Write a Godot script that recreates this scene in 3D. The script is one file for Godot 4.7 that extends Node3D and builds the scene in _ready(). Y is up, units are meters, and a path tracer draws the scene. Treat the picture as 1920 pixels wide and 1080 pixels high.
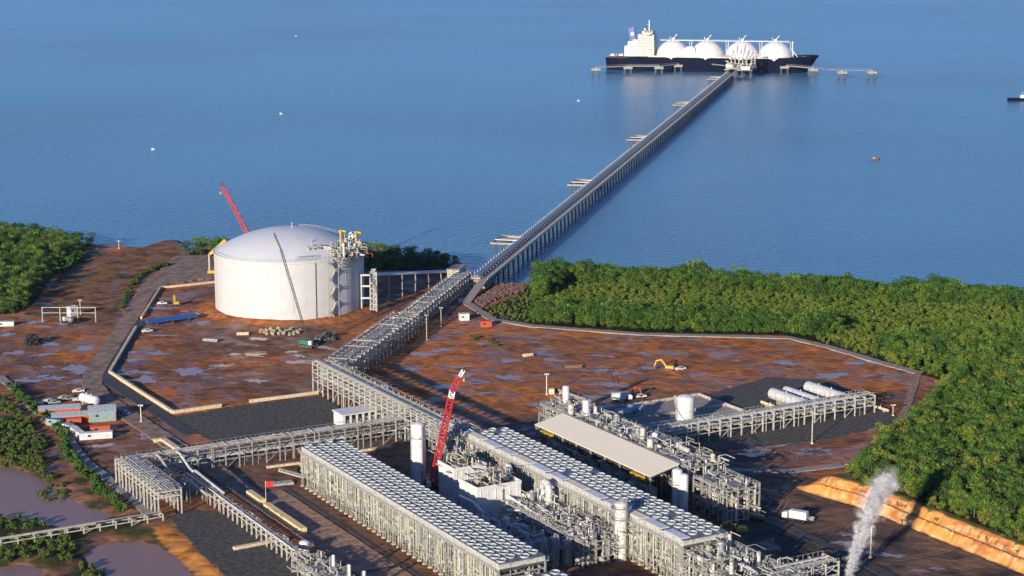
extends Node3D
# An LNG plant on a tropical shore, seen from the air. Units are metres, y is up; the plant grid is turned 60 degrees:
# u runs along the long buildings, v runs across them; P(u, v, y) gives the point in the world.

const ORIGIN := Vector2(-78.2, -664.7)
const GRID := -PI / 3.0
const SEA := -4.0
var used := {}
var M := {}
var rng := RandomNumberGenerator.new()
var unit_box: Mesh
var unit_rod: Mesh
var cache := {}


func P(u: float, v: float, y := 0.0) -> Vector3:
	return Vector3(ORIGIN.x + 0.5 * u + 0.8660254 * v, y, ORIGIN.y + 0.8660254 * u - 0.5 * v)


class MB:
	var v := PackedVector3Array()
	var n := PackedVector3Array()
	var c := PackedColorArray()
	var t := PackedVector2Array()
	var i := PackedInt32Array()
	var col := Color.WHITE

	func vert(p: Vector3, nn: Vector3, uv := Vector2.ZERO) -> int:
		v.append(p)
		n.append(nn)
		c.append(col)
		t.append(uv)
		return v.size() - 1

	func quad(a: Vector3, b: Vector3, cc: Vector3, d: Vector3, nn := Vector3.ZERO) -> void:
		if nn == Vector3.ZERO:
			nn = (b - a).cross(cc - a).normalized()
		var k := vert(a, nn, Vector2(0, 0))
		vert(b, nn, Vector2(1, 0))
		vert(cc, nn, Vector2(1, 1))
		vert(d, nn, Vector2(0, 1))
		i.append_array([k, k + 2, k + 1, k, k + 3, k + 2])

	func tri(a: Vector3, b: Vector3, cc: Vector3) -> void:
		var nn := (b - a).cross(cc - a).normalized()
		var k := vert(a, nn)
		vert(b, nn)
		vert(cc, nn)
		i.append_array([k, k + 2, k + 1])

	func box(o: Vector3, s: Vector3, b := Basis()) -> void:
		var x := b.x * s.x * 0.5
		var y := b.y * s.y * 0.5
		var z := b.z * s.z * 0.5
		quad(o - x - y + z, o + x - y + z, o + x + y + z, o - x + y + z)
		quad(o + x - y - z, o - x - y - z, o - x + y - z, o + x + y - z)
		quad(o + x - y + z, o + x - y - z, o + x + y - z, o + x + y + z)
		quad(o - x - y - z, o - x - y + z, o - x + y + z, o - x + y - z)
		quad(o - x + y + z, o + x + y + z, o + x + y - z, o - x + y - z)
		quad(o - x - y - z, o + x - y - z, o + x - y + z, o - x - y + z)

	func bar(a: Vector3, b: Vector3, w: float, h: float) -> void:
		var d := b - a
		if d.length() < 0.001:
			return
		var up := Vector3.UP if absf(d.normalized().y) < 0.98 else Vector3.RIGHT
		var z := d.normalized()
		var x := up.cross(z).normalized()
		box((a + b) * 0.5, Vector3(w, h, d.length()), Basis(x, z.cross(x), z))

	func ring(o: Vector3, x: Vector3, y: Vector3, r: float, sides: int, nn_up: Vector3, slope: float) -> int:
		var k := v.size()
		for s in sides + 1:
			var a := TAU * s / sides
			var d := x * cos(a) + y * sin(a)
			vert(o + d * r, (d + nn_up * slope).normalized(), Vector2(float(s) / sides, 0))
		return k

	func join(k0: int, k1: int, sides: int) -> void:
		for s in sides:
			i.append_array([k0 + s, k1 + s, k1 + s + 1, k0 + s, k1 + s + 1, k0 + s + 1])

	func tube(a: Vector3, b: Vector3, r0: float, r1: float, sides := 8, caps := true) -> void:
		var z := (b - a).normalized()
		var x := (Vector3.UP if absf(z.y) < 0.9 else Vector3.RIGHT).cross(z).normalized()
		var y := z.cross(x)
		var sl := (r0 - r1) / maxf((b - a).length(), 0.001)
		var k0 := ring(a, x, y, r0, sides, z, sl)
		var k1 := ring(b, x, y, r1, sides, z, sl)
		join(k0, k1, sides)
		if caps:
			disc(b, z, x, y, r1, sides)
			disc(a, -z, x, -y, r0, sides)

	func disc(o: Vector3, z: Vector3, x: Vector3, y: Vector3, r: float, sides: int) -> void:
		var k := vert(o, z)
		for s in sides + 1:
			var a := TAU * s / sides
			vert(o + (x * cos(a) + y * sin(a)) * r, z)
		for s in sides:
			i.append_array([k, k + 2 + s, k + 1 + s])

	func path(pts: Array, r: float, sides := 7) -> void:
		for k in pts.size() - 1:
			tube(pts[k], pts[k + 1], r, r, sides, true)
		for k in range(1, pts.size() - 1):
			ball(pts[k], r * 1.03, 6, 4)

	func lathe(prof: Array, o := Vector3.ZERO, sides := 24) -> void:
		var last := -1
		for k in prof.size() - 1:
			var p: Vector2 = prof[k]
			var q: Vector2 = prof[k + 1]
			var d := (q - p).normalized()
			var nn := Vector2(d.y, -d.x)
			var k0 := v.size()
			for s in sides + 1:
				var a := TAU * s / sides
				var e := Vector3(cos(a), 0, sin(a))
				vert(o + e * p.x + Vector3.UP * p.y, (e * nn.x + Vector3.UP * nn.y).normalized())
			for s in sides + 1:
				var a := TAU * s / sides
				var e := Vector3(cos(a), 0, sin(a))
				vert(o + e * q.x + Vector3.UP * q.y, (e * nn.x + Vector3.UP * nn.y).normalized())
			var k1 := k0 + sides + 1
			for s in sides:
				i.append_array([k0 + s, k0 + s + 1, k1 + s + 1, k0 + s, k1 + s + 1, k1 + s])
		last = 0

	func ball(o: Vector3, r: float, sides := 16, rows := 10, squash := 1.0, from := -1.0) -> void:
		var first := v.size()
		for a in rows + 1:
			var la := lerpf(from * PI / 2, PI / 2, float(a) / rows)
			for s in sides + 1:
				var lo := TAU * s / sides
				var d := Vector3(cos(la) * cos(lo), sin(la), cos(la) * sin(lo))
				vert(o + d * Vector3(r, r * squash, r), d)
		for a in rows:
			for s in sides:
				var k := first + a * (sides + 1) + s
				var m := k + sides + 1
				i.append_array([k, k + 1, m + 1, k, m + 1, m])

	func done() -> ArrayMesh:
		var a := []
		a.resize(Mesh.ARRAY_MAX)
		a[Mesh.ARRAY_VERTEX] = v
		a[Mesh.ARRAY_NORMAL] = n
		a[Mesh.ARRAY_COLOR] = c
		a[Mesh.ARRAY_TEX_UV] = t
		a[Mesh.ARRAY_INDEX] = i
		var m := ArrayMesh.new()
		m.add_surface_from_arrays(Mesh.PRIMITIVE_TRIANGLES, a)
		return m


# ---------------------------------------------------------------- nodes

func numbered(called: String) -> String:
	var k: int = used.get(called, 0)
	used[called] = k + 1
	return called if k == 0 else "%s_%03d" % [called, k]


func tag(o: Node, label: String, category: String, group := "") -> Node:
	o.set_meta("label", label)
	o.set_meta("category", category)
	if group != "":
		o.set_meta("group", group)
	return o


func thing(called: String, label: String, category: String, at := Vector3.ZERO, turn := 0.0, group := "") -> Node3D:
	var o := Node3D.new()
	o.name = numbered(called)
	add_child(o)
	o.position = at
	o.rotation.y = turn
	tag(o, label, category, group)
	return o


func copy(o: Node3D, at: Vector3, turn: float, size := 1.0, label := "") -> Node3D:
	var r: Node3D = o.duplicate()
	r.name = numbered(String(o.name))
	add_child(r)
	r.transform = Transform3D(Basis(Vector3.UP, turn).scaled(Vector3.ONE * size), at)
	if label != "":
		r.set_meta("label", label)
	return r


func part(parent: Node, called: String, m: Mesh, mat: Material, stuff := false, at := Vector3.ZERO) -> MeshInstance3D:
	var o := MeshInstance3D.new()
	var key := str(parent.get_instance_id()) + called
	var k: int = cache.get(key, 0)
	cache[key] = k + 1
	o.name = called if k == 0 else "%s_%03d" % [called, k]
	o.mesh = m
	o.material_override = mat
	o.position = at
	parent.add_child(o, true)
	if stuff:
		o.set_meta("kind", "stuff")
	return o


func setting(called: String, m: Mesh, mat: Material, label := "", kind := "structure") -> MeshInstance3D:
	var o := MeshInstance3D.new()
	o.name = numbered(called)
	o.mesh = m
	o.material_override = mat
	add_child(o)
	o.set_meta("kind", kind)
	if label != "":
		o.set_meta("label", label)
		o.set_meta("category", called.replace("_", " "))
	return o


func along(a: Vector3, b: Vector3, w: float, h: float) -> Transform3D:
	var d := b - a
	var z := d.normalized()
	var x := (Vector3.UP if absf(z.y) < 0.98 else Vector3.RIGHT).cross(z).normalized()
	return Transform3D(Basis(x * w, z.cross(x) * h, d), (a + b) * 0.5)


func bar(parent: Node, called: String, a: Vector3, b: Vector3, w: float, h: float, mat: Material) -> MeshInstance3D:
	var o := part(parent, called, unit_box, mat)
	o.transform = along(a, b, w, h)
	return o


func rod(parent: Node, called: String, a: Vector3, b: Vector3, r: float, mat: Material) -> MeshInstance3D:
	var o := part(parent, called, unit_rod, mat)
	o.transform = along(a, b, r, r)
	return o


func block(parent: Node, called: String, o: Vector3, s: Vector3, mat: Material) -> MeshInstance3D:
	var p := part(parent, called, unit_box, mat)
	p.transform = Transform3D(Basis.from_scale(s), o)
	return p


# ---------------------------------------------------------------- materials

func noise(freq: float, seed_: int, octaves := 5, kind := FastNoiseLite.TYPE_SIMPLEX_SMOOTH) -> FastNoiseLite:
	var n := FastNoiseLite.new()
	n.noise_type = kind
	n.frequency = freq
	n.seed = seed_
	n.fractal_octaves = octaves
	return n


func noise_tex(n: FastNoiseLite, size: int, offs: Array, cols: Array, normal := 0.0) -> NoiseTexture2D:
	var t := NoiseTexture2D.new()
	t.width = size
	t.height = size
	t.seamless = true
	t.seamless_blend_skirt = 0.15
	t.noise = n
	if normal > 0.0:
		t.as_normal_map = true
		t.bump_strength = normal
	else:
		var g := Gradient.new()
		g.offsets = PackedFloat32Array(offs)
		g.colors = PackedColorArray(cols)
		t.color_ramp = g
	return t


func gray(x: float) -> Color:
	return Color(x, x, x)


func mat(called: String, r: float, g: float, b: float, rough := 0.6, metal := 0.0, tex: Texture2D = null, scale := 0.15) -> StandardMaterial3D:
	var m := StandardMaterial3D.new()
	m.resource_name = called
	m.albedo_color = Color(r, g, b).linear_to_srgb()
	m.roughness = rough
	m.metallic = metal
	if tex:
		m.albedo_texture = tex
		m.uv1_triplanar = true
		m.uv1_world_triplanar = true
		m.uv1_scale = Vector3.ONE * scale
	M[called] = m
	return m


func materials() -> void:
	var wear := noise_tex(noise(0.012, 3), 512, [0.0, 0.42, 0.6, 1.0], [gray(0.62), gray(0.86), gray(0.97), gray(1.0)])
	var grime := noise_tex(noise(0.02, 8, 6), 512, [0.0, 0.4, 0.55, 1.0], [Color(0.66, 0.59, 0.51), Color(0.87, 0.85, 0.81), gray(0.97), gray(1.0)])
	var faint := noise_tex(noise(0.012, 4), 512, [0.0, 0.5, 1.0], [gray(0.82), gray(0.95), gray(1.0)])
	var pale := noise_tex(noise(0.012, 14), 512, [0.0, 0.5, 1.0], [gray(0.93), gray(0.98), gray(1.0)])
	mat("steel", 0.38, 0.385, 0.37, 0.5, 0.15, grime, 0.09)
	mat("header_green", 0.33, 0.345, 0.28, 0.5, 0.0, grime, 0.1)
	mat("wall_yellow", 0.80, 0.60, 0.30, 0.9, 0.0, faint, 0.1)
	mat("steel_pale", 0.55, 0.55, 0.51, 0.5, 0.0, grime, 0.07)
	mat("steel_dark", 0.10, 0.10, 0.10, 0.6, 0.2, wear, 0.1)
	mat("deck_grey", 0.26, 0.255, 0.24, 0.75, 0.0, wear, 0.12)
	mat("fan_ring", 0.43, 0.47, 0.49, 0.5, 0.1, faint, 0.2)
	mat("fan_shell", 0.075, 0.09, 0.12, 0.5, 0.1, wear, 0.2)
	mat("fan_deck", 0.15, 0.17, 0.20, 0.5, 0.1, wear, 0.2)
	mat("fan_shade_paint", 0.012, 0.015, 0.028, 0.9)  # near-black paint for the shade inside the fan rings
	mat("fan_blade", 0.07, 0.08, 0.10, 0.5)
	mat("pipe_white", 0.72, 0.71, 0.67, 0.35, 0.1, wear, 0.11)
	mat("pipe_grey", 0.42, 0.42, 0.40, 0.35, 0.3, wear, 0.13)
	mat("pipe_cream", 0.52, 0.50, 0.41, 0.45, 0.0, grime, 0.1)
	mat("pipe_rust", 0.26, 0.14, 0.08, 0.7, 0.0, grime, 0.12)
	mat("white_paint", 0.74, 0.735, 0.71, 0.4, 0.0, faint, 0.05)
	mat("tank_white", 0.53, 0.53, 0.52, 0.55, 0.0, pale, 0.02)
	mat("dome_white", 0.60, 0.61, 0.615, 0.5, 0.0, pale, 0.018)
	mat("roof_cream", 0.88, 0.79, 0.61, 0.9, 0.0, faint, 0.25)
	M.roof_cream.metallic_specular = 0.2
	mat("concrete", 0.48, 0.44, 0.37, 0.85, 0.0, grime, 0.06)
	mat("concrete_cream", 0.74, 0.60, 0.40, 0.85, 0.0, grime, 0.08)
	mat("concrete_grey", 0.33, 0.29, 0.26, 0.9, 0.0, grime, 0.07)
	mat("berth", 0.34, 0.335, 0.34, 0.8, 0.0, grime, 0.06)
	mat("asphalt", 0.055, 0.054, 0.056, 0.85, 0.0, wear, 0.05)
	mat("gravel", 0.098, 0.086, 0.068, 0.95, 0.0, noise_tex(noise(0.06, 21, 6), 512, [0.0, 0.35, 0.65, 1.0], [gray(0.55), gray(0.72), gray(0.95), gray(1.0)]), 0.012)
	mat("road", 0.30, 0.195, 0.13, 0.9, 0.0, wear, 0.02)
	mat("slab", 0.34, 0.215, 0.145, 0.85, 0.0, grime, 0.03)
	mat("red_paint", 0.60, 0.03, 0.03, 0.4, 0.0, wear, 0.2)
	mat("orange_paint", 0.62, 0.13, 0.04, 0.5, 0.0, grime, 0.2)
	mat("yellow_paint", 0.70, 0.42, 0.03, 0.45, 0.0, wear, 0.2)
	mat("blue_paint", 0.03, 0.10, 0.33, 0.5, 0.0, grime, 0.2)
	mat("teal_paint", 0.30, 0.42, 0.43, 0.55, 0.0, grime, 0.15)
	mat("green_paint", 0.02, 0.16, 0.10, 0.5)
	mat("roof_metal", 0.50, 0.55, 0.60, 0.45, 0.2, grime, 0.1)
	mat("hull_navy", 0.009, 0.010, 0.026, 0.8, 0.0, wear, 0.03)
	M.hull_navy.metallic_specular = 0.15
	mat("hull_red", 0.22, 0.03, 0.02, 0.6)
	mat("ship_cream", 0.80, 0.74, 0.58, 0.45, 0.0, wear, 0.05)
	mat("ship_blue", 0.03, 0.05, 0.30, 0.4)
	mat("ship_deck", 0.20, 0.09, 0.06, 0.8)
	mat("tyre", 0.02, 0.02, 0.02, 0.9)
	mat("glass_dark", 0.02, 0.025, 0.03, 0.1)
	mat("pile", 0.10, 0.10, 0.105, 0.7, 0.0, grime, 0.1)
	mat("revetment", 0.16, 0.09, 0.08, 0.95, 0.0, grime, 0.2)
	mat("rock", 0.40, 0.36, 0.25, 0.95, 0.0, grime, 0.2)
	mat("bark", 0.10, 0.08, 0.06, 0.95)
	for k in [["leaf", 1.0, 1.0, 1.0]]:
		var m := mat(k[0], k[1], k[2], k[3], 0.75)
		m.vertex_color_use_as_albedo = true
		m.backlight_enabled = true
		m.backlight = Color(0.10, 0.14, 0.03)
		m.metallic_specular = 0.25
		m.cull_mode = BaseMaterial3D.CULL_DISABLED
	# bare laterite soil: wet patches are darker, smooth enough to mirror the sky, plus a painted lavender sky tint
	var soil := noise(0.0105, 5, 5)
	soil.domain_warp_enabled = true
	soil.domain_warp_amplitude = 40.0
	soil.domain_warp_frequency = 0.01
	var g := StandardMaterial3D.new()
	g.vertex_color_use_as_albedo = true
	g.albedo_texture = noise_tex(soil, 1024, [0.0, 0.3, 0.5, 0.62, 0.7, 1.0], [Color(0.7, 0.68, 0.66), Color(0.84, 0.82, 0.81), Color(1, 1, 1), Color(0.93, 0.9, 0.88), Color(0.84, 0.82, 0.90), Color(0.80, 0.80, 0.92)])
	g.roughness_texture = noise_tex(soil, 1024, [0.0, 0.62, 0.69, 1.0], [gray(1.0), gray(0.95), gray(0.30), gray(0.2)])
	g.roughness = 1.0
	g.metallic_specular = 0.16
	g.normal_enabled = true
	g.normal_texture = noise_tex(noise(0.03, 12, 5), 1024, [], [], 3.0)
	g.normal_scale = 0.35
	g.detail_enabled = true
	g.detail_blend_mode = BaseMaterial3D.BLEND_MODE_MUL
	g.detail_uv_layer = BaseMaterial3D.DETAIL_UV_2
	g.detail_albedo = noise_tex(noise(0.02, 31, 5), 1024, [0.0, 0.35, 0.5, 0.65, 1.0], [gray(0.72), gray(0.88), gray(1.0), gray(0.98), Color(1, 0.93, 0.86)])
	M["soil"] = g
	var bk := mat("bank", 1.0, 1.0, 1.0, 0.95)
	bk.vertex_color_use_as_albedo = true
	bk.metallic_specular = 0.2
	mat("track_dark", 0.13, 0.075, 0.055, 0.6)
	mat("track_pale", 0.31, 0.17, 0.105, 0.95)
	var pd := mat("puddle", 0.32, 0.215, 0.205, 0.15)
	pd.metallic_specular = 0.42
	var w := StandardMaterial3D.new()
	w.albedo_color = Color(0.075, 0.22, 0.35).linear_to_srgb()
	w.roughness = 0.25
	w.normal_enabled = true
	var sw := noise(0.02, 77, 5)
	w.normal_texture = noise_tex(sw, 1024, [], [], 8.0)
	w.normal_scale = 0.45
	w.detail_enabled = true
	w.detail_blend_mode = BaseMaterial3D.BLEND_MODE_MUL
	w.detail_uv_layer = BaseMaterial3D.DETAIL_UV_2
	w.detail_albedo = noise_tex(noise(0.006, 91, 4), 512, [0.0, 0.3, 0.7, 1.0], [gray(0.84), gray(0.92), gray(1.0), gray(1.0)])  # wind lanes: their change of sheen is painted into the water colour
	M["sea"] = w
	var pw := StandardMaterial3D.new()
	pw.albedo_color = Color(0.27, 0.145, 0.11).linear_to_srgb()
	pw.roughness = 0.34
	pw.normal_enabled = true
	pw.normal_texture = w.normal_texture
	pw.normal_scale = 0.12
	pw.uv1_triplanar = true
	pw.uv1_world_triplanar = true
	pw.uv1_scale = Vector3.ONE * 0.02
	M["pond"] = pw


# ---------------------------------------------------------------- ground

func in_poly(p: Vector2, poly: Array) -> bool:
	return Geometry2D.is_point_in_polygon(p, PackedVector2Array(poly))


func edge_distance(p: Vector2, poly: Array) -> float:
	var best := 1e9
	var n := poly.size()
	for k in n:
		var q := Geometry2D.get_closest_point_to_segment(p, poly[k], poly[(k + 1) % n])
		best = minf(best, q.distance_squared_to(p))
	return sqrt(best)


func sheet(called: String, pts: Array, y: float, thick: float, m: Material, label := "", ragged := 0.0) -> MeshInstance3D:
	var b := MB.new()
	var pv := PackedVector2Array()
	for k in pts.size():
		var p: Vector2 = pts[k]
		var q: Vector2 = pts[(k + 1) % pts.size()]
		var steps := maxi(1, int(p.distance_to(q) / 2.5)) if ragged > 0.0 else 1
		for s in steps:
			var o := p.lerp(q, float(s) / steps)
			if ragged > 0.0:
				o += Vector2(n_fine.get_noise_2d(o.x * 4.0, o.y * 4.0), n_fine.get_noise_2d(o.y * 4.0 + 99.0, o.x * 4.0)) * ragged * 2.0
			pv.append(o)
	if Geometry2D.is_polygon_clockwise(pv):
		pv.reverse()
	var tris := Geometry2D.triangulate_polygon(pv)
	var k0 := b.v.size()
	for p in pv:
		b.vert(Vector3(p.x, y, p.y), Vector3.UP, p * 0.02)
	for t in range(0, tris.size(), 3):
		b.i.append_array([k0 + tris[t], k0 + tris[t + 1], k0 + tris[t + 2]])
	if thick > 0.0:
		for k in pv.size():
			var p := pv[k]
			var q := pv[(k + 1) % pv.size()]
			b.quad(Vector3(p.x, y, p.y), Vector3(q.x, y, q.y), Vector3(q.x, y - thick, q.y), Vector3(p.x, y - thick, p.y))
	return setting(called, b.done(), m, label)


func ribbon(called: String, pts: Array, width: float, y: float, thick: float, m: Material) -> MeshInstance3D:
	var l := []
	var r := []
	for k in pts.size():
		var a: Vector2 = pts[maxi(k - 1, 0)]
		var c: Vector2 = pts[mini(k + 1, pts.size() - 1)]
		var d := (c - a).normalized().orthogonal()
		l.append(pts[k] + d * width * 0.5)
		r.append(pts[k] - d * width * 0.5)
	r.reverse()
	return sheet(called, l + r, y, thick, m, "", 0.35)


func low_wall(called: String, label: String, category: String, pts: Array, h: float, w: float, m: Material) -> Node3D:
	var o: Vector2 = pts[0]
	var t := thing(called, label, category, Vector3(o.x, 0, o.y))
	for k in pts.size() - 1:
		var a := Vector3(pts[k].x - o.x, h * 0.5, pts[k].y - o.y)
		var b := Vector3(pts[k + 1].x - o.x, h * 0.5, pts[k + 1].y - o.y)
		var steps := maxi(1, int(a.distance_to(b) / 12.0))
		for s in steps:
			var p := a.lerp(b, float(s) / steps)
			var q := a.lerp(b, (s + 1.0) / steps)
			var gap := (q - p).normalized() * 0.06
			bar(t, "wall_panel", p + gap, q - gap, w, h * (0.97 + 0.06 * (s % 2)), m)
	return t


func smooth(a: float, b: float, x: float) -> float:
	return smoothstep(a, b, x)


var land := [Vector2(-500.4, -1252.6), Vector2(-366.7, -1241.7), Vector2(-344.0, -1237.3), Vector2(-298.0, -1209.8), Vector2(-269.0, -1189.5), Vector2(-238.4, -1177.6), Vector2(-229.9, -1201.6), Vector2(-216.7, -1205.7), Vector2(-203.3, -1167.9), Vector2(-163.7, -1175.6), Vector2(-121.2, -1160.2), Vector2(-79.8, -1145.1), Vector2(-52.9, -1137.7), Vector2(-29.1, -1110.8), Vector2(-17.2, -1075.1), Vector2(-7.7, -1054.1), Vector2(7.7, -1055.7), Vector2(11.9, -1075.1), Vector2(43.7, -1071.8), Vector2(104.5, -1055.7), Vector2(162.5, -1032.3), Vector2(219.2, -1015.8), Vector2(282.6, -998.4), Vector2(380.0, -970.6), Vector2(223.0, -443.7), Vector2(-239.3, -443.7)]
var forest := [Vector2(-22.9, -978.8), Vector2(-10.1, -992.7), Vector2(-0.6, -1012.9), Vector2(7.2, -1033.9), Vector2(13.0, -1066.9), Vector2(43.5, -1066.9), Vector2(104.1, -1050.9), Vector2(161.8, -1027.8), Vector2(218.3, -1011.4), Vector2(281.5, -994.1), Vector2(351.6, -970.6), Vector2(198.0, -529.6), Vector2(167.9, -577.5), Vector2(158.9, -596.8), Vector2(147.8, -619.0), Vector2(139.2, -631.1), Vector2(123.9, -650.7), Vector2(125.6, -677.0), Vector2(145.0, -719.3), Vector2(161.7, -747.1), Vector2(196.6, -822.7), Vector2(183.8, -845.0), Vector2(173.4, -868.4), Vector2(157.5, -895.4), Vector2(139.8, -918.0), Vector2(65.0, -925.3), Vector2(11.0, -944.2), Vector2(-11.2, -958.6)]
var woods_left := [Vector2(-420.6, -1252.6), Vector2(-342.8, -1233.0), Vector2(-297.0, -1205.7), Vector2(-271.8, -1189.5), Vector2(-268.5, -1141.4), Vector2(-273.2, -1105.6), Vector2(-265.1, -1040.0), Vector2(-259.7, -988.5), Vector2(-263.7, -970.6), Vector2(-277.2, -967.9), Vector2(-323.8, -954.6)]
var woods_back := [Vector2(-203.8, -1141.4), Vector2(-201.0, -1164.0), Vector2(-163.2, -1171.7), Vector2(-120.8, -1156.4), Vector2(-79.5, -1141.4), Vector2(-52.7, -1134.1), Vector2(-29.0, -1107.3), Vector2(-34.9, -1091.8), Vector2(-82.8, -1095.2), Vector2(-159.1, -1141.4), Vector2(-185.6, -1141.4)]
var pond_a := [Vector2(-224.2, -699.2), Vector2(-198.9, -697.8), Vector2(-189.3, -692.8), Vector2(-176.4, -678.1), Vector2(-165.7, -662.7), Vector2(-156.9, -649.8), Vector2(-143.6, -637.4), Vector2(-141.4, -633.2), Vector2(-147.6, -625.5), Vector2(-156.7, -620.2), Vector2(-165.9, -623.7), Vector2(-174.9, -629.6), Vector2(-203.1, -629.6)]
var pond_b := [Vector2(-143.9, -592.5), Vector2(-140.6, -603.3), Vector2(-127.0, -607.7), Vector2(-119.5, -604.4), Vector2(-109.6, -589.3), Vector2(-98.0, -566.5), Vector2(-89.5, -549.9), Vector2(-125.9, -549.9)]
var pond_c := [Vector2(-171.1, -581.5), Vector2(-160.7, -585.2), Vector2(-153.3, -580.0), Vector2(-146.8, -564.1), Vector2(-165.0, -559.3)]
var bank_b := [Vector2(-125.5, -620.2), Vector2(-119.9, -619.1), Vector2(-110.0, -604.4), Vector2(-91.4, -568.0), Vector2(-81.2, -549.9), Vector2(-89.5, -549.9), Vector2(-109.3, -587.8), Vector2(-120.2, -606.6)]
var wet := [Vector2(-286.1, -838.8), Vector2(-227.5, -804.3), Vector2(-199.8, -759.6), Vector2(-180.4, -723.2), Vector2(-167.1, -694.9), Vector2(-139.2, -643.6), Vector2(-122.3, -619.6), Vector2(-111.0, -602.8), Vector2(-89.9, -564.1), Vector2(-190.7, -545.3)]
var knoll := [Vector2(-271.5, -967.9), Vector2(-259.5, -965.2), Vector2(-257.2, -995.6), Vector2(-265.1, -1071.8), Vector2(-268.5, -1141.4), Vector2(-236.9, -1169.8), Vector2(-212.1, -1179.6), Vector2(-202.3, -1132.2), Vector2(-213.7, -1096.9), Vector2(-218.3, -1055.7), Vector2(-211.3, -988.5), Vector2(-210.7, -967.9), Vector2(-245.4, -965.2)]
var yard := [Vector2(70.7, -723.2), Vector2(105.6, -682.9), Vector2(113.5, -669.3), Vector2(146.3, -611.1), Vector2(170.4, -566.5), Vector2(90.9, -559.3), Vector2(76.8, -611.1)]
var bright := [Vector2(-100.5, -954.6), Vector2(-16.7, -954.6), Vector2(137.9, -904.8), Vector2(182.5, -838.8), Vector2(156.8, -781.4), Vector2(80.1, -799.6), Vector2(32.3, -781.4), Vector2(-17.7, -747.1), Vector2(-64.9, -849.1)]
var n_macro: FastNoiseLite
var n_fine: FastNoiseLite
var boxes := {}


func inside(p: Vector2, poly: Array, called: String) -> bool:
	if not boxes.has(called):
		var r := Rect2(poly[0], Vector2.ZERO)
		for q in poly:
			r = r.expand(q)
		boxes[called] = [r, PackedVector2Array(poly)]
	var b: Array = boxes[called]
	return b[0].has_point(p) and Geometry2D.is_point_in_polygon(p, b[1])


func to_uv(p: Vector2) -> Vector2:
	var d := p - ORIGIN
	return Vector2(0.5 * d.x + 0.8660254 * d.y, 0.8660254 * d.x - 0.5 * d.y)


func slope_toe(u: float) -> float:
	return 157.6 + 5.6 * smooth(94.0, 128.0, u)


func cut_slope() -> void:
	# the bare cut bank with its drain half way up, raked by rain gullies
	var m := MB.new()
	var nu := 300
	var nw := 30
	for k in nu + 1:
		for s in nw + 1:
			var u := 88.0 + k * 0.45
			var w := s * 0.34 - 0.2
			var full := smooth(90.0, 104.0, u)
			var h := 3.6 * smooth(0.0, 3.2, w) - 0.35 * smooth(3.2, 3.4, w) + 0.35 * smooth(3.9, 4.1, w) + 2.6 * smooth(4.0, 7.4, w)
			var gully := absf(n_fine.get_noise_2d(u * 9.0 + w * 1.5, w * 1.2))
			h = h * full - 0.55 * full * gully * smooth(0.2, 1.2, w) * (1.0 - smooth(6.5, 8.0, w)) - 0.12
			var p := P(u, slope_toe(u) + w + 0.35 * n_fine.get_noise_2d(u * 3.0, 40.0), h)
			var a := n_macro.get_noise_2d(u * 2.2, w * 5.0)
			var f := n_fine.get_noise_2d(u * 2.5, w * 9.0)
			var c := Color(0.72, 0.31, 0.075).lerp(Color(0.66, 0.43, 0.20), smooth(-0.05, 0.4, f + 0.6 * a)).lerp(Color(0.48, 0.17, 0.06), smooth(0.05, 0.4, a - 0.5 * f))
			c = c.lerp(Color(0.34, 0.15, 0.05), 0.6 * smooth(0.0, 0.35, gully - 0.12))
			if w > 3.3 and w < 4.0:
				c = Color(0.17, 0.085, 0.04)
			c = c.lerp(Color(0.11, 0.12, 0.035), smooth(6.9, 8.0, w + f * 2.5)).lerp(Color(0.20, 0.14, 0.10), 1.0 - smooth(0.0, 0.5, w + f))
			m.col = c
			m.vert(p, Vector3.UP, Vector2(u, w) / 20.0)
	for k in nu:
		for s in nw:
			var o := k * (nw + 1) + s
			m.i.append_array([o, o + nw + 2, o + nw + 1, o, o + 1, o + nw + 2])
	for k in nu + 1:
		for s in nw + 1:
			var o := k * (nw + 1) + s
			var du := m.v[mini(k + 1, nu) * (nw + 1) + s] - m.v[maxi(k - 1, 0) * (nw + 1) + s]
			var dw := m.v[k * (nw + 1) + mini(s + 1, nw)] - m.v[k * (nw + 1) + maxi(s - 1, 0)]
			var nn := du.cross(dw).normalized()
			m.n[o] = nn if nn.y > 0.0 else -nn
	setting("cut_slope", m.done(), M.bank, "bare orange cut bank with a drain half way up below the forest")


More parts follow.
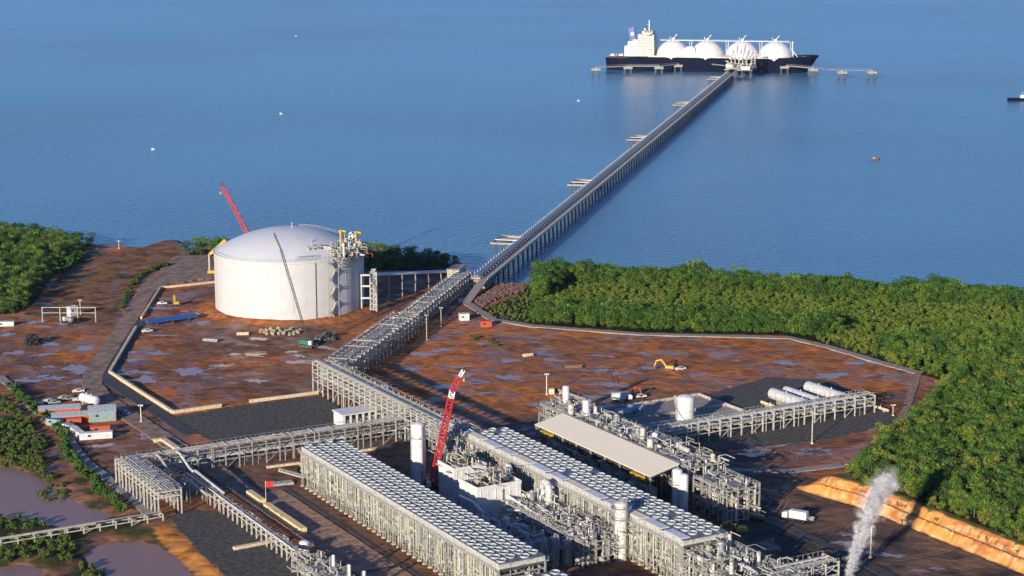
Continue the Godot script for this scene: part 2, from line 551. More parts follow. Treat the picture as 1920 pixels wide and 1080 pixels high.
func ground_height(p: Vector2) -> float:
	var h := 0.0
	var q := to_uv(p)
	if p.y < -1010.0 or p.x < -280.0 or (p.x > 100.0 and p.y < -880.0):
		var s := edge_distance(p, land) * (1.0 if inside(p, land, "land") else -1.0)
		h = lerpf(-8.0, 0.0, smooth(-10.0, 5.0, s))
	if q.x > 60.0 and q.y > 150.0:
		var toe := slope_toe(q.x)
		var w := smooth(90.0, 104.0, q.x)
		h += w * 6.0 * smooth(toe + 1.5, toe + 6.5, q.y) - 0.9 * w * smooth(toe, toe + 1.5, q.y) * (1.0 - smooth(toe + 6.5, toe + 9.5, q.y))
	if q.y < -15.0 and p.x < -70.0 and p.y > -740.0:
		for a in [[pond_a, "pond_a"], [pond_b, "pond_b"], [pond_c, "pond_c"]]:
			var r: Rect2 = Rect2(a[0][0], Vector2.ZERO)
			if inside(p, a[0], a[1]):
				h = minf(h, -0.6 - 1.6 * smooth(0.0, 3.0, edge_distance(p, a[0])))
			elif boxes[a[1]][0].grow(7.0).has_point(p):
				h = minf(h, -0.6 + 0.6 * smooth(0.0, 5.0, edge_distance(p, a[0])))
		if inside(p, wet, "wet"):
			h -= 0.5 * smooth(0.0, 6.0, edge_distance(p, wet)) - 0.45 * n_fine.get_noise_2d(p.x, p.y)
	if q.x < -45.0 and h > -0.5:
		h += 0.38 * n_fine.get_noise_2d(p.x * 0.7, p.y * 0.7) + 0.25 * n_macro.get_noise_2d(p.x, p.y) - 0.12
		var tank := p.distance_to(Vector2(-119.9, -989.0))
		h += 1.5 * (1.0 - smooth(43.0, 50.0, tank)) * (1.0 + 0.3 * n_fine.get_noise_2d(p.x, p.y)) - 2.2 * (1.0 - smooth(36.0, 40.0, tank))
	return h


func ground_color(p: Vector2, h: float) -> Color:
	var q := to_uv(p)
	var a := n_macro.get_noise_2d(p.x, p.y)
	var b := n_fine.get_noise_2d(p.x, p.y)
	var c := Color(0.347, 0.150, 0.070)
	c = c.lerp(Color(0.573, 0.207, 0.063), smooth(-0.05, 0.35, a + 0.3 * b))
	c = c.lerp(Color(0.253, 0.140, 0.091), smooth(0.08, 0.45, -a + 0.4 * b))
	if inside(p, bright, "bright"):
		c = c.lerp(Color(0.679, 0.253, 0.074), 0.45 + 0.5 * b)
	var dust := n_macro.get_noise_2d(p.x * 1.9 + 300.0, p.y * 1.9) + 0.55 * n_fine.get_noise_2d(p.x * 0.6, p.y * 0.6 + 70.0)
	c = c.lerp(Color(0.42, 0.255, 0.195), 0.8 * smooth(0.08, 0.42, dust))
	if inside(p, knoll, "knoll"):
		c = Color(0.337, 0.162, 0.074).lerp(Color(0.105, 0.098, 0.035), smooth(0.1, 0.4, b + 0.6 * a))
	if q.x > -48.0 and q.y > -20.0 and q.y < 172.0:
		c = c.lerp(Color(0.202, 0.130, 0.087), 0.8 * smooth(-48.0, -38.0, q.x))
	if inside(p, yard, "yard"):
		c = Color(0.269, 0.166, 0.101).lerp(Color(0.085, 0.078, 0.066), smooth(-0.2, 0.3, a + b * 0.5))
	if inside(p, wet, "wet"):
		c = Color(0.337, 0.169, 0.088).lerp(Color(0.09, 0.085, 0.03), smooth(-0.25, 0.15, b + a * 0.6))
	if inside(p, bank_b, "bank_b"):
		c = Color(0.702, 0.291, 0.067).lerp(Color(0.506, 0.260, 0.088), smooth(0.0, 0.5, b))
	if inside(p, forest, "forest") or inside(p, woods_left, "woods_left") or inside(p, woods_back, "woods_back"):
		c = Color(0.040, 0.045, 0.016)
	if h < -3.0:
		c = Color(0.132, 0.106, 0.079)
	var tank := p.distance_to(Vector2(-119.9, -989.0))
	if tank < 51.0:
		c = c.lerp(Color(0.506, 0.192, 0.063), 0.8 * (1.0 - smooth(47.0, 51.0, tank)))
	return c


func terrain() -> void:
	n_macro = noise(0.012, 40, 4)
	n_fine = noise(0.055, 41, 4)
	var step := 2.0
	var x0 := -440.0
	var z0 := -1250.0
	var nx := 431
	var nz := 391
	var v := PackedVector3Array()
	var nn := PackedVector3Array()
	var cc := PackedColorArray()
	var t1 := PackedVector2Array()
	var t2 := PackedVector2Array()
	var ii := PackedInt32Array()
	var hs := PackedFloat32Array()
	hs.resize(nx * nz)
	for b in nz:
		for a in nx:
			hs[b * nx + a] = ground_height(Vector2(x0 + a * step, z0 + b * step))
	for b in nz:
		for a in nx:
			var p := Vector2(x0 + a * step, z0 + b * step)
			var h := hs[b * nx + a]
			var hx := hs[b * nx + mini(a + 1, nx - 1)] - hs[b * nx + maxi(a - 1, 0)]
			var hz := hs[mini(b + 1, nz - 1) * nx + a] - hs[maxi(b - 1, 0) * nx + a]
			v.append(Vector3(p.x, h, p.y))
			nn.append(Vector3(-hx, 2.0 * step, -hz).normalized())
			cc.append(ground_color(p, h))
			t1.append(p / 170.0)
			t2.append(Vector2((p.x * 0.94 + p.y * 0.34) / 210.0, (p.y * 0.94 - p.x * 0.34) / 75.0))
	for b in nz - 1:
		for a in nx - 1:
			var k := b * nx + a
			ii.append_array([k, k + 1, k + nx + 1, k, k + nx + 1, k + nx])
	var arr := []
	arr.resize(Mesh.ARRAY_MAX)
	arr[Mesh.ARRAY_VERTEX] = v
	arr[Mesh.ARRAY_NORMAL] = nn
	arr[Mesh.ARRAY_COLOR] = cc
	arr[Mesh.ARRAY_TEX_UV] = t1
	arr[Mesh.ARRAY_TEX_UV2] = t2
	arr[Mesh.ARRAY_INDEX] = ii
	var m := ArrayMesh.new()
	m.add_surface_from_arrays(Mesh.PRIMITIVE_TRIANGLES, arr)
	setting("ground", m, M.soil, "bare red brown earth of the plant site with wet patches and wheel tracks")


func sea() -> void:
	var v := PackedVector3Array()
	var nn := PackedVector3Array()
	var t1 := PackedVector2Array()
	var t2 := PackedVector2Array()
	for p in [Vector2(-14000, -24000), Vector2(14000, -24000), Vector2(14000, 3000), Vector2(-14000, 3000)]:
		v.append(Vector3(p.x, SEA, p.y))
		nn.append(Vector3.UP)
		t1.append(p / 150.0)
		t2.append(Vector2(p.x / 2600.0, p.y / 2600.0))
	var arr := []
	arr.resize(Mesh.ARRAY_MAX)
	arr[Mesh.ARRAY_VERTEX] = v
	arr[Mesh.ARRAY_NORMAL] = nn
	arr[Mesh.ARRAY_TEX_UV] = t1
	arr[Mesh.ARRAY_TEX_UV2] = t2
	arr[Mesh.ARRAY_INDEX] = PackedInt32Array([0, 1, 2, 0, 2, 3])
	var m := ArrayMesh.new()
	m.add_surface_from_arrays(Mesh.PRIMITIVE_TRIANGLES, arr)
	setting("sea", m, M.sea, "calm blue sea with faint wind lanes painted into its colour")


# ---------------------------------------------------------------- trees

func crown_mesh(seed_: int, tall: float, wide: float, quads: int, leaf: float, base: Color) -> ArrayMesh:
	var r := RandomNumberGenerator.new()
	r.seed = seed_
	var b := MB.new()
	var lobes := []
	for k in 9:
		var a := r.randf() * TAU
		var d := sqrt(r.randf()) * wide * 0.62
		var y := r.randf_range(0.2, 0.80) * tall
		lobes.append([Vector3(cos(a) * d, y, sin(a) * d), r.randf_range(0.24, 0.40) * wide, r.randf_range(0.72, 1.28), r.randf_range(-0.25, 0.35)])
	lobes.append([Vector3(0, tall * 0.74, 0), wide * 0.36, 1.1, 0.1])
	for k in quads:
		var l: Array = lobes[k % lobes.size()]
		var n := Vector3(r.randfn(), r.randfn() + 0.35, r.randfn()).normalized()
		var o: Vector3 = l[0] + n * Vector3(1, 0.8, 1) * l[1] * r.randf_range(0.7, 1.08)
		var nn := (n + Vector3(r.randfn(), r.randfn(), r.randfn()) * 0.35).normalized()
		var x := nn.cross(Vector3(r.randfn(), r.randfn(), r.randfn())).normalized()
		var y := nn.cross(x)
		var s := leaf * r.randf_range(0.6, 1.25)
		var f: float = l[2] * r.randf_range(0.75, 1.25)
		b.col = Color(base.r * f * (1.0 + l[3]), base.g * f, base.b * f)
		x *= s
		y *= s * 0.62
		b.quad(o - x, o - y + nn * s * 0.15, o + x, o + y + nn * s * 0.15, nn)
	return b.done()


func trunk_mesh(tall: float, r0: float, seed_: int) -> ArrayMesh:
	var r := RandomNumberGenerator.new()
	r.seed = seed_
	var b := MB.new()
	var p := Vector3(0, -0.5, 0)
	var top := Vector3(r.randf_range(-0.3, 0.3), tall * 0.5, r.randf_range(-0.3, 0.3))
	b.tube(p, top, r0, r0 * 0.6, 6)
	for k in 4:
		var a := TAU * (k + r.randf()) / 4.0
		b.tube(top, top + Vector3(cos(a) * tall * 0.22, tall * 0.26, sin(a) * tall * 0.22), r0 * 0.5, r0 * 0.15, 5)
	return b.done()


func tree_proto(seed_: int, tall: float, wide: float, base: Color) -> Array:
	return [crown_mesh(seed_, tall, wide, 760, wide * 0.062, base), trunk_mesh(tall, tall * 0.022 + 0.05, seed_ + 50)]


func tree(called: String, label: String, category: String, group: String, proto: Array, at: Vector3, turn: float, s: Vector3) -> void:
	var t := thing(called, label, category, at, turn, group)
	t.scale = s
	part(t, "crown", proto[0], M.leaf)
	part(t, "trunk", proto[1], M.bark)


func scatter(poly: Array, gap: float, seed_: int) -> Array:
	var r := RandomNumberGenerator.new()
	r.seed = seed_
	var box := Rect2(poly[0], Vector2.ZERO)
	for q in poly:
		box = box.expand(q)
	var out := []
	var row := 0
	var z := box.position.y
	while z < box.end.y:
		var x := box.position.x + (gap * 0.5 if row % 2 else 0.0)
		while x < box.end.x:
			var p := Vector2(x + r.randf_range(-0.4, 0.4) * gap, z + r.randf_range(-0.4, 0.4) * gap)
			if in_poly(p, poly):
				out.append(p)
			x += gap
		z += gap * 0.87
		row += 1
	return out


func in_view(p: Vector2) -> bool:
	return absf(p.x) < 5.0 - 0.283 * p.y and p.y < -566.0


func forests() -> void:
	var kinds := []
	var greens := [Color(0.079, 0.155, 0.024), Color(0.059, 0.129, 0.021), Color(0.107, 0.173, 0.026), Color(0.048, 0.106, 0.021), Color(0.132, 0.186, 0.028)]
	for k in 8:
		kinds.append(tree_proto(300 + k * 7, 10.0, 4.6, greens[k % 5]))
	var low := []
	for k in 4:
		low.append(tree_proto(500 + k * 7, 5.0, 3.0, [Color(0.148, 0.205, 0.026), Color(0.117, 0.189, 0.026), Color(0.093, 0.166, 0.024), Color(0.165, 0.198, 0.036)][k]))
	var r := RandomNumberGenerator.new()
	r.seed = 9
	# the mangrove belt on the right: tall by the water and on the hill, low and yellower beside the compound
	var spots := scatter(forest, 3.4, 4)
	var lots := []
	for p: Vector2 in spots:
		var q := to_uv(p)
		var e := edge_distance(p, forest)
		var h := ground_height(p)
		if h < -2.5 or p.x > 345.0:
			continue
		var shore: bool = p.y < -900.0 and e < 20.0 and q.x < -95.0 and p.x > 11.0
		var hill := q.x > -60.0 and q.y > 160.0
		var tall := 1.0
		if shore:
			tall = r.randf_range(1.0, 1.35)
		elif hill:
			tall = r.randf_range(0.55, 1.2)
		else:
			tall = r.randf_range(0.44, 0.55) + 0.15 * maxf(0.0, n_macro.get_noise_2d(p.x * 1.6, p.y * 1.6))
		tall *= lerpf(0.55, 1.0, smooth(0.0, 7.0, e)) if not shore else 1.0
		var short: bool = not shore and not hill
		if hill and r.randf() < 0.28:
			continue
		if not short and r.randf() < 0.03:
			tall *= 1.25
		if p.x < 14.0:
			tall *= 0.5
		if shore:
			tall *= 1.0 + 0.3 * n_macro.get_noise_2d(p.x * 2.5, p.y * 2.5)
		if short and n_fine.get_noise_2d(p.x, p.y) < -0.5:
			continue
		lots.append([p, h, tall, (short and r.randf() < 0.85) or (hill and e < 4.5), Vector2(p.x, p.y).length(), r.randf() * TAU, ([0, 3, 0, 7][r.randi() % 4] if short and e < 16.0 else ([1, 3, 6, 2][r.randi() % 4] if shore else r.randi() % 8)), in_view(p)])
	lots.sort_custom(func(a, b): return a[4] < b[4])
	var count := 0
	var multi := {}
	for l in lots:
		var p: Vector2 = l[0]
		var at := Vector3(p.x, l[1] - 0.3, p.y)
		if l[7] and count < 290:
			count += 1
			var s: float = l[2]
			var pr: Array = low[l[6] % 4] if l[3] else kinds[l[6]]
			if l[3]:
				s *= 1.5
			tree("mangrove_tree", "dense green mangrove tree in the forest to the right of the plant", "tree", "mangrove trees nearest the plant in the right-hand forest", pr, at, l[5], Vector3(s * 0.95, s, s * 0.95))
		else:
			var key: int = (100 + l[6] % 4) if l[3] else l[6]
			if not multi.has(key):
				multi[key] = []
			var s: float = l[2] * (1.5 if l[3] else 1.0)
			multi[key].append(Transform3D(Basis(Vector3.UP, l[5]).scaled(Vector3(s, s, s)), at))
	var mass := Node3D.new()
	mass.name = "mangrove_forest"
	add_child(mass)
	tag(mass, "wide mass of far mangrove crowns between the compound and the sea on the right", "forest")
	mass.set_meta("kind", "stuff")
	for key in multi:
		var mm := MultiMesh.new()
		mm.transform_format = MultiMesh.TRANSFORM_3D
		mm.mesh = low[key - 100][0] if key >= 100 else kinds[key][0]
		mm.instance_count = multi[key].size()
		for k in multi[key].size():
			mm.set_instance_transform(k, multi[key][k])
		var o := MultiMeshInstance3D.new()
		o.name = "crowns_%03d" % key
		o.multimesh = mm
		o.material_override = M.leaf
		o.set_meta("kind", "stuff")
		mass.add_child(o, true)
	# woods on the left shore
	var side := []
	for p: Vector2 in scatter(woods_left, 7.4, 14):
		if not in_view(p) and p.x > -430.0 and ground_height(p) > -2.5:
			side.append(Transform3D(Basis(Vector3.UP, r.randf() * TAU).scaled(Vector3.ONE * r.randf_range(0.9, 1.3)), Vector3(p.x, ground_height(p) - 0.3, p.y)))
		if ground_height(p) < -2.5 or not in_view(p):
			continue
		var s := r.randf_range(0.85, 1.3) * lerpf(0.7, 1.0, smooth(0.0, 10.0, edge_distance(p, woods_left)))
		tree("shore_tree", "broad dark green tree in the grove on the left shore", "tree", "trees of the grove on the left shore", kinds[r.randi() % 4], Vector3(p.x, ground_height(p) - 0.3, p.y), r.randf() * TAU, Vector3(s * 1.15, s, s * 1.15))
	var more := MultiMesh.new()
	more.transform_format = MultiMesh.TRANSFORM_3D
	more.mesh = kinds[1][0]
	more.instance_count = side.size()
	for k in side.size():
		more.set_instance_transform(k, side[k])
	var grove := MultiMeshInstance3D.new()
	grove.name = "shore_grove"
	grove.multimesh = more
	grove.material_override = M.leaf
	add_child(grove)
	tag(grove, "rest of the left shore grove past the edge of the view", "forest")
	grove.set_meta("kind", "stuff")
	# woods behind the tank
	for p: Vector2 in scatter(woods_back, 6.0, 15):
		if ground_height(p) < -2.5 or p.distance_to(Vector2(-119.9, -989.0)) < 46.0:
			continue
		var s := r.randf_range(0.7, 1.12)
		var far: bool = p.x > -95.0
		tree("waterside_tree", "dark tree shaded by the tank on the shore between tank and jetty" if far else "green tree on the shore just left of the tank", "tree", "shaded trees between the tank and the jetty" if far else "trees on the shore left of the tank", kinds[r.randi() % 4], Vector3(p.x, ground_height(p) - 0.3, p.y), r.randf() * TAU, Vector3(s * 1.1, s, s * 1.1))
	# bushes
	var bush := []
	for k in 4:
		bush.append([crown_mesh(700 + k, 2.4, 1.7, 200, 0.26, [Color(0.055, 0.122, 0.025), Color(0.097, 0.128, 0.029), Color(0.041, 0.104, 0.023), Color(0.078, 0.120, 0.027)][k])])
	var hedge := [Vector2(-224.5, -811.0), Vector2(-206.4, -776.9), Vector2(-187.4, -747.1), Vector2(-178.1, -717.0), Vector2(-171.9, -699.2), Vector2(-161.6, -679.5), Vector2(-149.6, -656.2), Vector2(-138.9, -635.6)]
	for k in hedge.size() - 1:
		var a: Vector2 = hedge[k]
		var b: Vector2 = hedge[k + 1]
		var steps := int(a.distance_to(b) / 1.5)
		for s in steps:
			var p := a.lerp(b, (s + r.randf()) / steps) + Vector2(r.randf_range(-1.9, 1.9), r.randf_range(-1.9, 1.9))
			bush_at("hedge_bush", "bright green bush in the hedge along the perimeter drain", "bushes of the hedge along the perimeter drain", bush[[0, 2, 0, 3][r.randi() % 4]], p, r.randf_range(0.9, 1.5), r)
	var reeds := [[Vector2(-223.3, -755.4), Vector2(-200.4, -748.7), Vector2(-185.9, -719.3), Vector2(-185.1, -700.7), Vector2(-171.3, -669.3), Vector2(-183.2, -685.0), Vector2(-207.6, -699.2)], [Vector2(-177.2, -662.7), Vector2(-171.8, -671.3), Vector2(-164.6, -664.7), Vector2(-163.4, -654.3), Vector2(-168.5, -649.8)], [Vector2(-189.1, -633.2), Vector2(-173.0, -629.6), Vector2(-163.1, -621.4), Vector2(-169.4, -615.6), Vector2(-184.1, -615.6)], [Vector2(-168.2, -611.1), Vector2(-146.9, -605.5), Vector2(-145.5, -584.1), Vector2(-158.8, -588.3), Vector2(-168.0, -583.1), Vector2(-172.6, -600.0)], [Vector2(-140.8, -579.0), Vector2(-135.0, -584.1), Vector2(-129.5, -566.5), Vector2(-138.0, -566.5)], [Vector2(-226.3, -799.6), Vector2(-208.7, -768.2), Vector2(-189.3, -734.9), Vector2(-198.9, -747.1), Vector2(-219.0, -772.5)]]
	for poly in reeds:
		for p: Vector2 in scatter(poly, 3.0, 33):
			if r.randf() < 0.9 and in_view(p):
				bush_at("marsh_bush", "low olive marsh bush beside the muddy ponds at lower left", "marsh bushes around the ponds", bush[[1, 1, 3, 0][r.randi() % 4]], p, r.randf_range(0.7, 1.25), r)
	var patch := [Vector2(-287.8, -1123.2), Vector2(-286.2, -1160.2), Vector2(-272.7, -1160.2), Vector2(-265.1, -1141.4), Vector2(-264.0, -1080.1), Vector2(-272.9, -1071.8)]
	for p: Vector2 in scatter(patch, 4.5, 35):
		bush_at("scrub_bush", "rounded green scrub at the foot of the left grove", "scrub on the knoll below the left grove", bush[[0, 2][r.randi() % 2]], p, r.randf_range(1.5, 2.4), r)
	for q in [Vector3(-20.4, 0.0, -914.4), Vector3(-18.6, 0.0, -908.4), Vector3(-16.8, 0.0, -912.0), Vector3(-9.2, 0.0, -898.9), Vector3(-7.6, 0.0, -894.3), Vector3(-11.4, 0.0, -903.6), Vector3(-14.4, 0.0, -893.1)]:
		bush_at("weed_bush", "green weed tuft on the red ground near the site huts", "weed tufts near the site huts", bush[0], Vector2(q.x, q.z), r.randf_range(0.6, 1.0), r)
	var ditch := [Vector2(-209.8, -981.5), Vector2(-213.3, -1010.0), Vector2(-217.9, -1047.8), Vector2(-217.5, -1080.1), Vector2(-211.5, -1102.1), Vector2(-207.0, -1109.0)]
	for k in ditch.size() - 1:
		for s in 7:
			bush_at("ditch_bush", "dark bush in the ditch between the knoll and the access road", "bushes in the ditch by the access road", bush[2], (ditch[k] as Vector2).lerp(ditch[k + 1], (s + r.randf()) / 7.0), r.randf_range(0.9, 1.5), r)


func bush_at(called: String, label: String, group: String, proto: Array, p: Vector2, s: float, r: RandomNumberGenerator) -> void:
	var o := MeshInstance3D.new()
	o.name = numbered(called)
	o.mesh = proto[0]
	o.material_override = M.leaf
	add_child(o)
	o.transform = Transform3D(Basis(Vector3.UP, r.randf() * TAU).scaled(Vector3(s, s * r.randf_range(0.8, 1.2), s)), Vector3(p.x, ground_height(p) - 0.3, p.y))
	tag(o, label, "bush", group)


# ---------------------------------------------------------------- plant builders

func rack(called: String, label: String, a: Vector3, b: Vector3, wide: float, levels: Array, gap: float, pipes: int, seed_: int, opts := {}) -> Node3D:
	var d := b - a
	var n := Vector2(d.x, d.z).length()
	var t := thing(called, label, "pipe rack", a, atan2(-d.z, d.x))
	var r := RandomNumberGenerator.new()
	r.seed = seed_
	var bents := maxi(1, roundi(n / gap))
	var w := wide * 0.5
	var top: float = levels[-1]
	var sm: Material = M[opts.get("steel", "steel")]
	var lean: float = opts.get("over", 0.6)
	for k in bents + 1:
		var x := n * k / bents
		for s in [-1, 1]:
			bar(t, "column", Vector3(x, 0, s * w), Vector3(x, top + lean, s * w), 0.42, 0.42, sm)
		for h in levels:
			bar(t, "cross_beam", Vector3(x, h, -w), Vector3(x, h, w), 0.34, 0.45, sm)
	for h in levels:
		for s in [-1, 1]:
			bar(t, "side_beam", Vector3(0, h - 0.7, s * w), Vector3(n, h - 0.7, s * w), 0.26, 0.36, sm)
	var mats := [M.pipe_white, M.pipe_grey, M.pipe_grey, M.pipe_cream, M.pipe_white, M.steel]
	for h in levels:
		for k in pipes:
			var z := lerpf(-w + 0.7, w - 0.7, (k + 0.5) / pipes) + r.randf_range(-0.1, 0.1)
			var rr: float = [0.14, 0.2, 0.28, 0.38][r.randi() % 4]
			rr = minf(rr, wide * 0.42 / pipes)
			var x0 := 0.0 if r.randf() < 0.7 else r.randf() * n * 0.4
			var x1 := n if r.randf() < 0.7 else n * r.randf_range(0.6, 1.0)
			rod(t, "pipe", Vector3(x0, h + 0.22 + rr, z), Vector3(x1, h + 0.22 + rr, z), rr, mats[r.randi() % mats.size()])
	var mb := MB.new()
	for k in bents:
		var x := n * k / bents
		var x1 := n * (k + 1) / bents
		if k % 3 == 1:
			for s in [-1, 1]:
				mb.bar(Vector3(x, 0.2, s * w), Vector3(x1, levels[0], s * w), 0.18, 0.18)
		if levels.size() > 1 and k % 2 == 0:
			for s in [-1, 1]:
				mb.bar(Vector3(x, levels[0], s * w), Vector3(x1, levels[1], s * w), 0.16, 0.16)
	if opts.get("rail", true):
		for s in [-1, 1]:
			mb.bar(Vector3(0, top + 1.6, s * (w - 0.1)), Vector3(n, top + 1.6, s * (w - 0.1)), 0.07, 0.07)
			var x := 0.0
			while x < n:
				mb.bar(Vector3(x, top, s * (w - 0.1)), Vector3(x, top + 1.6, s * (w - 0.1)), 0.07, 0.07)
				x += 2.0
	part(t, "bracing", mb.done(), sm, true)
	var br := MB.new()
	for k in int(n * float(opts.get("busy", 0.5))):
		var x := r.randf() * n
		var z := r.randf_range(-w, w)
		var h: float = levels[r.randi() % levels.size()]
		var rr := r.randf_range(0.07, 0.18)
		match r.randi() % 4:
			0:
				var up := r.randf_range(0.8, 1.9)
				br.path([Vector3(x, h + 0.3, z), Vector3(x, h + up, z), Vector3(x + r.randf_range(1.0, 3.0), h + up, z)], rr, 6)
			1:
				br.path([Vector3(x, h + 0.4, z), Vector3(x, h + 0.4, signf(z) * (w + 0.5)), Vector3(x, 0.1, signf(z) * (w + 0.5))], rr, 6)
			2:
				br.box(Vector3(x, h + 0.55, z), Vector3(r.randf_range(0.5, 1.6), 0.5, r.randf_range(0.4, 0.9)))
			3:
				br.path([Vector3(x, h + 0.4, -w * 0.8), Vector3(x, h + 0.9, -w * 0.8), Vector3(x, h + 0.9, w * 0.8)], rr, 6)
	if br.v.size() > 0:
		part(t, "branch_piping", br.done(), M.pipe_cream, true)
	if opts.has("tray"):
		block(t, "cable_tray", Vector3(n * 0.5, top + 0.95, w * 0.5), Vector3(n, 0.3, 1.3), M.steel_pale)
	return t


func fan_parts() -> void:
	var ring := MB.new()
	ring.lathe([Vector2(1.52, 0.0), Vector2(1.52, 0.5), Vector2(1.56, 0.58), Vector2(1.42, 0.56), Vector2(1.36, 0.4), Vector2(1.36, 0.02)], Vector3.ZERO, 20)
	cache["fan_ring"] = ring.done()
	var rotor := MB.new()
	rotor.tube(Vector3(0, 0.06, 0), Vector3(0, 0.26, 0), 0.3, 0.26, 8)
	for k in 6:
		var a := TAU * k / 6.0
		rotor.box(Vector3(cos(a), 0, -sin(a)) * 0.85 + Vector3(0, 0.16, 0), Vector3(1.2, 0.05, 0.34), Basis(Vector3.UP, a) * Basis(Vector3.RIGHT, 0.2))
	cache["fan_rotor"] = rotor.done()
	var shade_disc := MB.new()
	shade_disc.disc(Vector3(0, 0.05, 0), Vector3.UP, Vector3.RIGHT, Vector3.FORWARD, 1.36, 18)  # flat dark disc: shade painted where the open throat would be
	cache["fan_shade_disc"] = shade_disc.done()


func fan_bank(called: String, label: String, u0: float, v0: float, lu: float, wv: float, h: float, nu: int, nv: int, levels: Array, seed_: int, front := 0, deck := "fan_deck") -> Node3D:
	var t := thing(called, label, "air cooler", P(u0, v0), GRID)
	var r := RandomNumberGenerator.new()
	r.seed = seed_
	var du := lu / nu
	var dv := wv / nv
	for k in nu:
		for j in nv:
			if j < front or (front > 0 and (k * 7 + j * 11) % 29 == 0) or (j % 2 == 1 and k == nu - 1):
				continue
			var o := Vector3((k + (1.0 if j % 2 else 0.5)) * du, h, -(j + 0.5) * dv)
			var f := part(t, "fan", cache["fan_ring"], M.fan_ring, false, o)
			part(f, "rotor", cache["fan_rotor"], M.fan_blade)
			part(f, "fan_shade_disc", cache["fan_shade_disc"], M.fan_shade_paint)
	# deck with the tube bundles under it
	block(t, "deck", Vector3(lu * 0.5, h - 0.15, -wv * 0.5), Vector3(lu, 0.3, wv), M[deck])
	if front > 0:
		for k in nu / 3:
			block(t, "service_deck", Vector3((k + 0.5) * du * 3.0, h + 0.12, -dv * front * 0.42), Vector3(du * 3.0 - 0.4 - (k % 3), 0.26, dv * front * 0.8), M.white_paint if k % 3 else M.roof_cream)
	block(t, "tube_bundle", Vector3(lu * 0.5, h - 2.35, -wv * 0.5), Vector3(lu - 0.6, 0.9, wv - 0.6), M.steel_dark)
	for k in nu:
		var x := (k + 0.5) * du
		block(t, "side_panel", Vector3(x, h - 1.0, 0.0), Vector3(du - 0.12, 1.9, 0.22), M.steel_pale)
		block(t, "side_panel", Vector3(x, h - 1.05, -wv), Vector3(du - 0.12, 1.5, 0.22), M.steel_pale)
	for s in [0.0, lu]:
		for j in nv:
			block(t, "end_panel", Vector3(s, h - 1.05, -(j + 0.5) * dv), Vector3(0.2, 1.5, dv - 0.12), M.steel_pale)
	for s in [0.8, -wv - 0.8]:
		block(t, "walkway", Vector3(lu * 0.5, h - 1.95, s), Vector3(lu, 0.14, 1.35), M.steel_pale)
	var mb := MB.new()
	for s in [1.45, -wv - 1.45]:
		for y in [0.55, 1.1]:
			mb.bar(Vector3(0, h - 1.95 + y, s), Vector3(lu, h - 1.95 + y, s), 0.09, 0.09)
		for k in int(lu / 1.9):
			mb.bar(Vector3(k * 1.9, h - 1.95, s), Vector3(k * 1.9, h - 0.85, s), 0.09, 0.09)
	part(t, "handrail", mb.done(), M.steel_pale, true)
	for k in nu + 1:
		for s in [0.0, -wv * 0.5, -wv]:
			if s == -wv * 0.5 and k % 2:
				continue
			bar(t, "column", Vector3(k * du, 0, s), Vector3(k * du, h - 1.9, s), 0.5, 0.5, M.steel)
			if s == 0.0:
				block(t, "footing", Vector3(k * du, 0.25, s), Vector3(0.95, 0.5, 0.95), M.concrete_cream)
		for y in levels:
			bar(t, "cross_beam", Vector3(k * du, y, 0), Vector3(k * du, y, -wv), 0.3, 0.42, M.steel)
	var pm := [M.pipe_white, M.pipe_grey, M.pipe_cream, M.steel, M.pipe_grey, M.pipe_cream]
	for y in levels:
		for s in [0.0, -wv]:
			bar(t, "side_beam", Vector3(0, y - 0.65, s), Vector3(lu, y - 0.65, s), 0.28, 0.5, M.steel)
		for j in 9:
			var rr: float = [0.18, 0.26, 0.36, 0.5][r.randi() % 4]
			var z := -0.7 - j * (wv - 1.4) / 8.0
			rod(t, "pipe", Vector3(lu * r.randf_range(0.0, 0.12), y + 0.25 + rr, z), Vector3(lu * r.randf_range(0.9, 1.0), y + 0.25 + rr, z), rr, pm[r.randi() % 6])
	# drops, headers and small bore piping at the open front
	var fins := MB.new()
	for k in nu * 3:
		var x := (k + 0.5) * du / 3.0
		fins.bar(Vector3(x, levels[1] + 0.4, 0.15), Vector3(x, h - 2.2, 0.15), 0.26 + 0.2 * (k % 2), 0.3)
		if k % 3 == 1:
			fins.bar(Vector3(x, 0.4, 0.1), Vector3(x, levels[1], 0.1), 0.3, 0.3)
	part(t, "vertical_headers", fins.done(), M.header_green, true)
	for pass_ in 3:
		var cl := MB.new()
		for k in int(lu * 1.9):
			var x := r.randf() * lu
			var z := r.randf_range(0.0, 0.9) if r.randf() < 0.75 else -r.randf() * wv
			var y1 := h - 2.3
			var y0 := r.randf_range(1.5, 7.5)
			var rr := r.randf_range(0.08, 0.24)
			match r.randi() % 5:
				0, 1:
					cl.path([Vector3(x, y1, z), Vector3(x, y0, z), Vector3(x, y0, z - 2.5)], rr, 6)
				2:
					cl.path([Vector3(x, y0, z), Vector3(x + r.randf_range(1.5, 5.0), y0, z)], rr, 6)
				3:
					cl.box(Vector3(x, r.randf_range(5.0, y1), z), Vector3(r.randf_range(0.6, 2.4), r.randf_range(0.4, 1.3), 0.6))
				4:
					cl.bar(Vector3(x, levels[0], 0.2), Vector3(x + du, y1 - 1.0, 0.2), 0.17, 0.17)
		part(t, "drop_piping", cl.done(), [M.pipe_cream, M.steel_pale, M.pipe_grey][pass_], true)
	return t


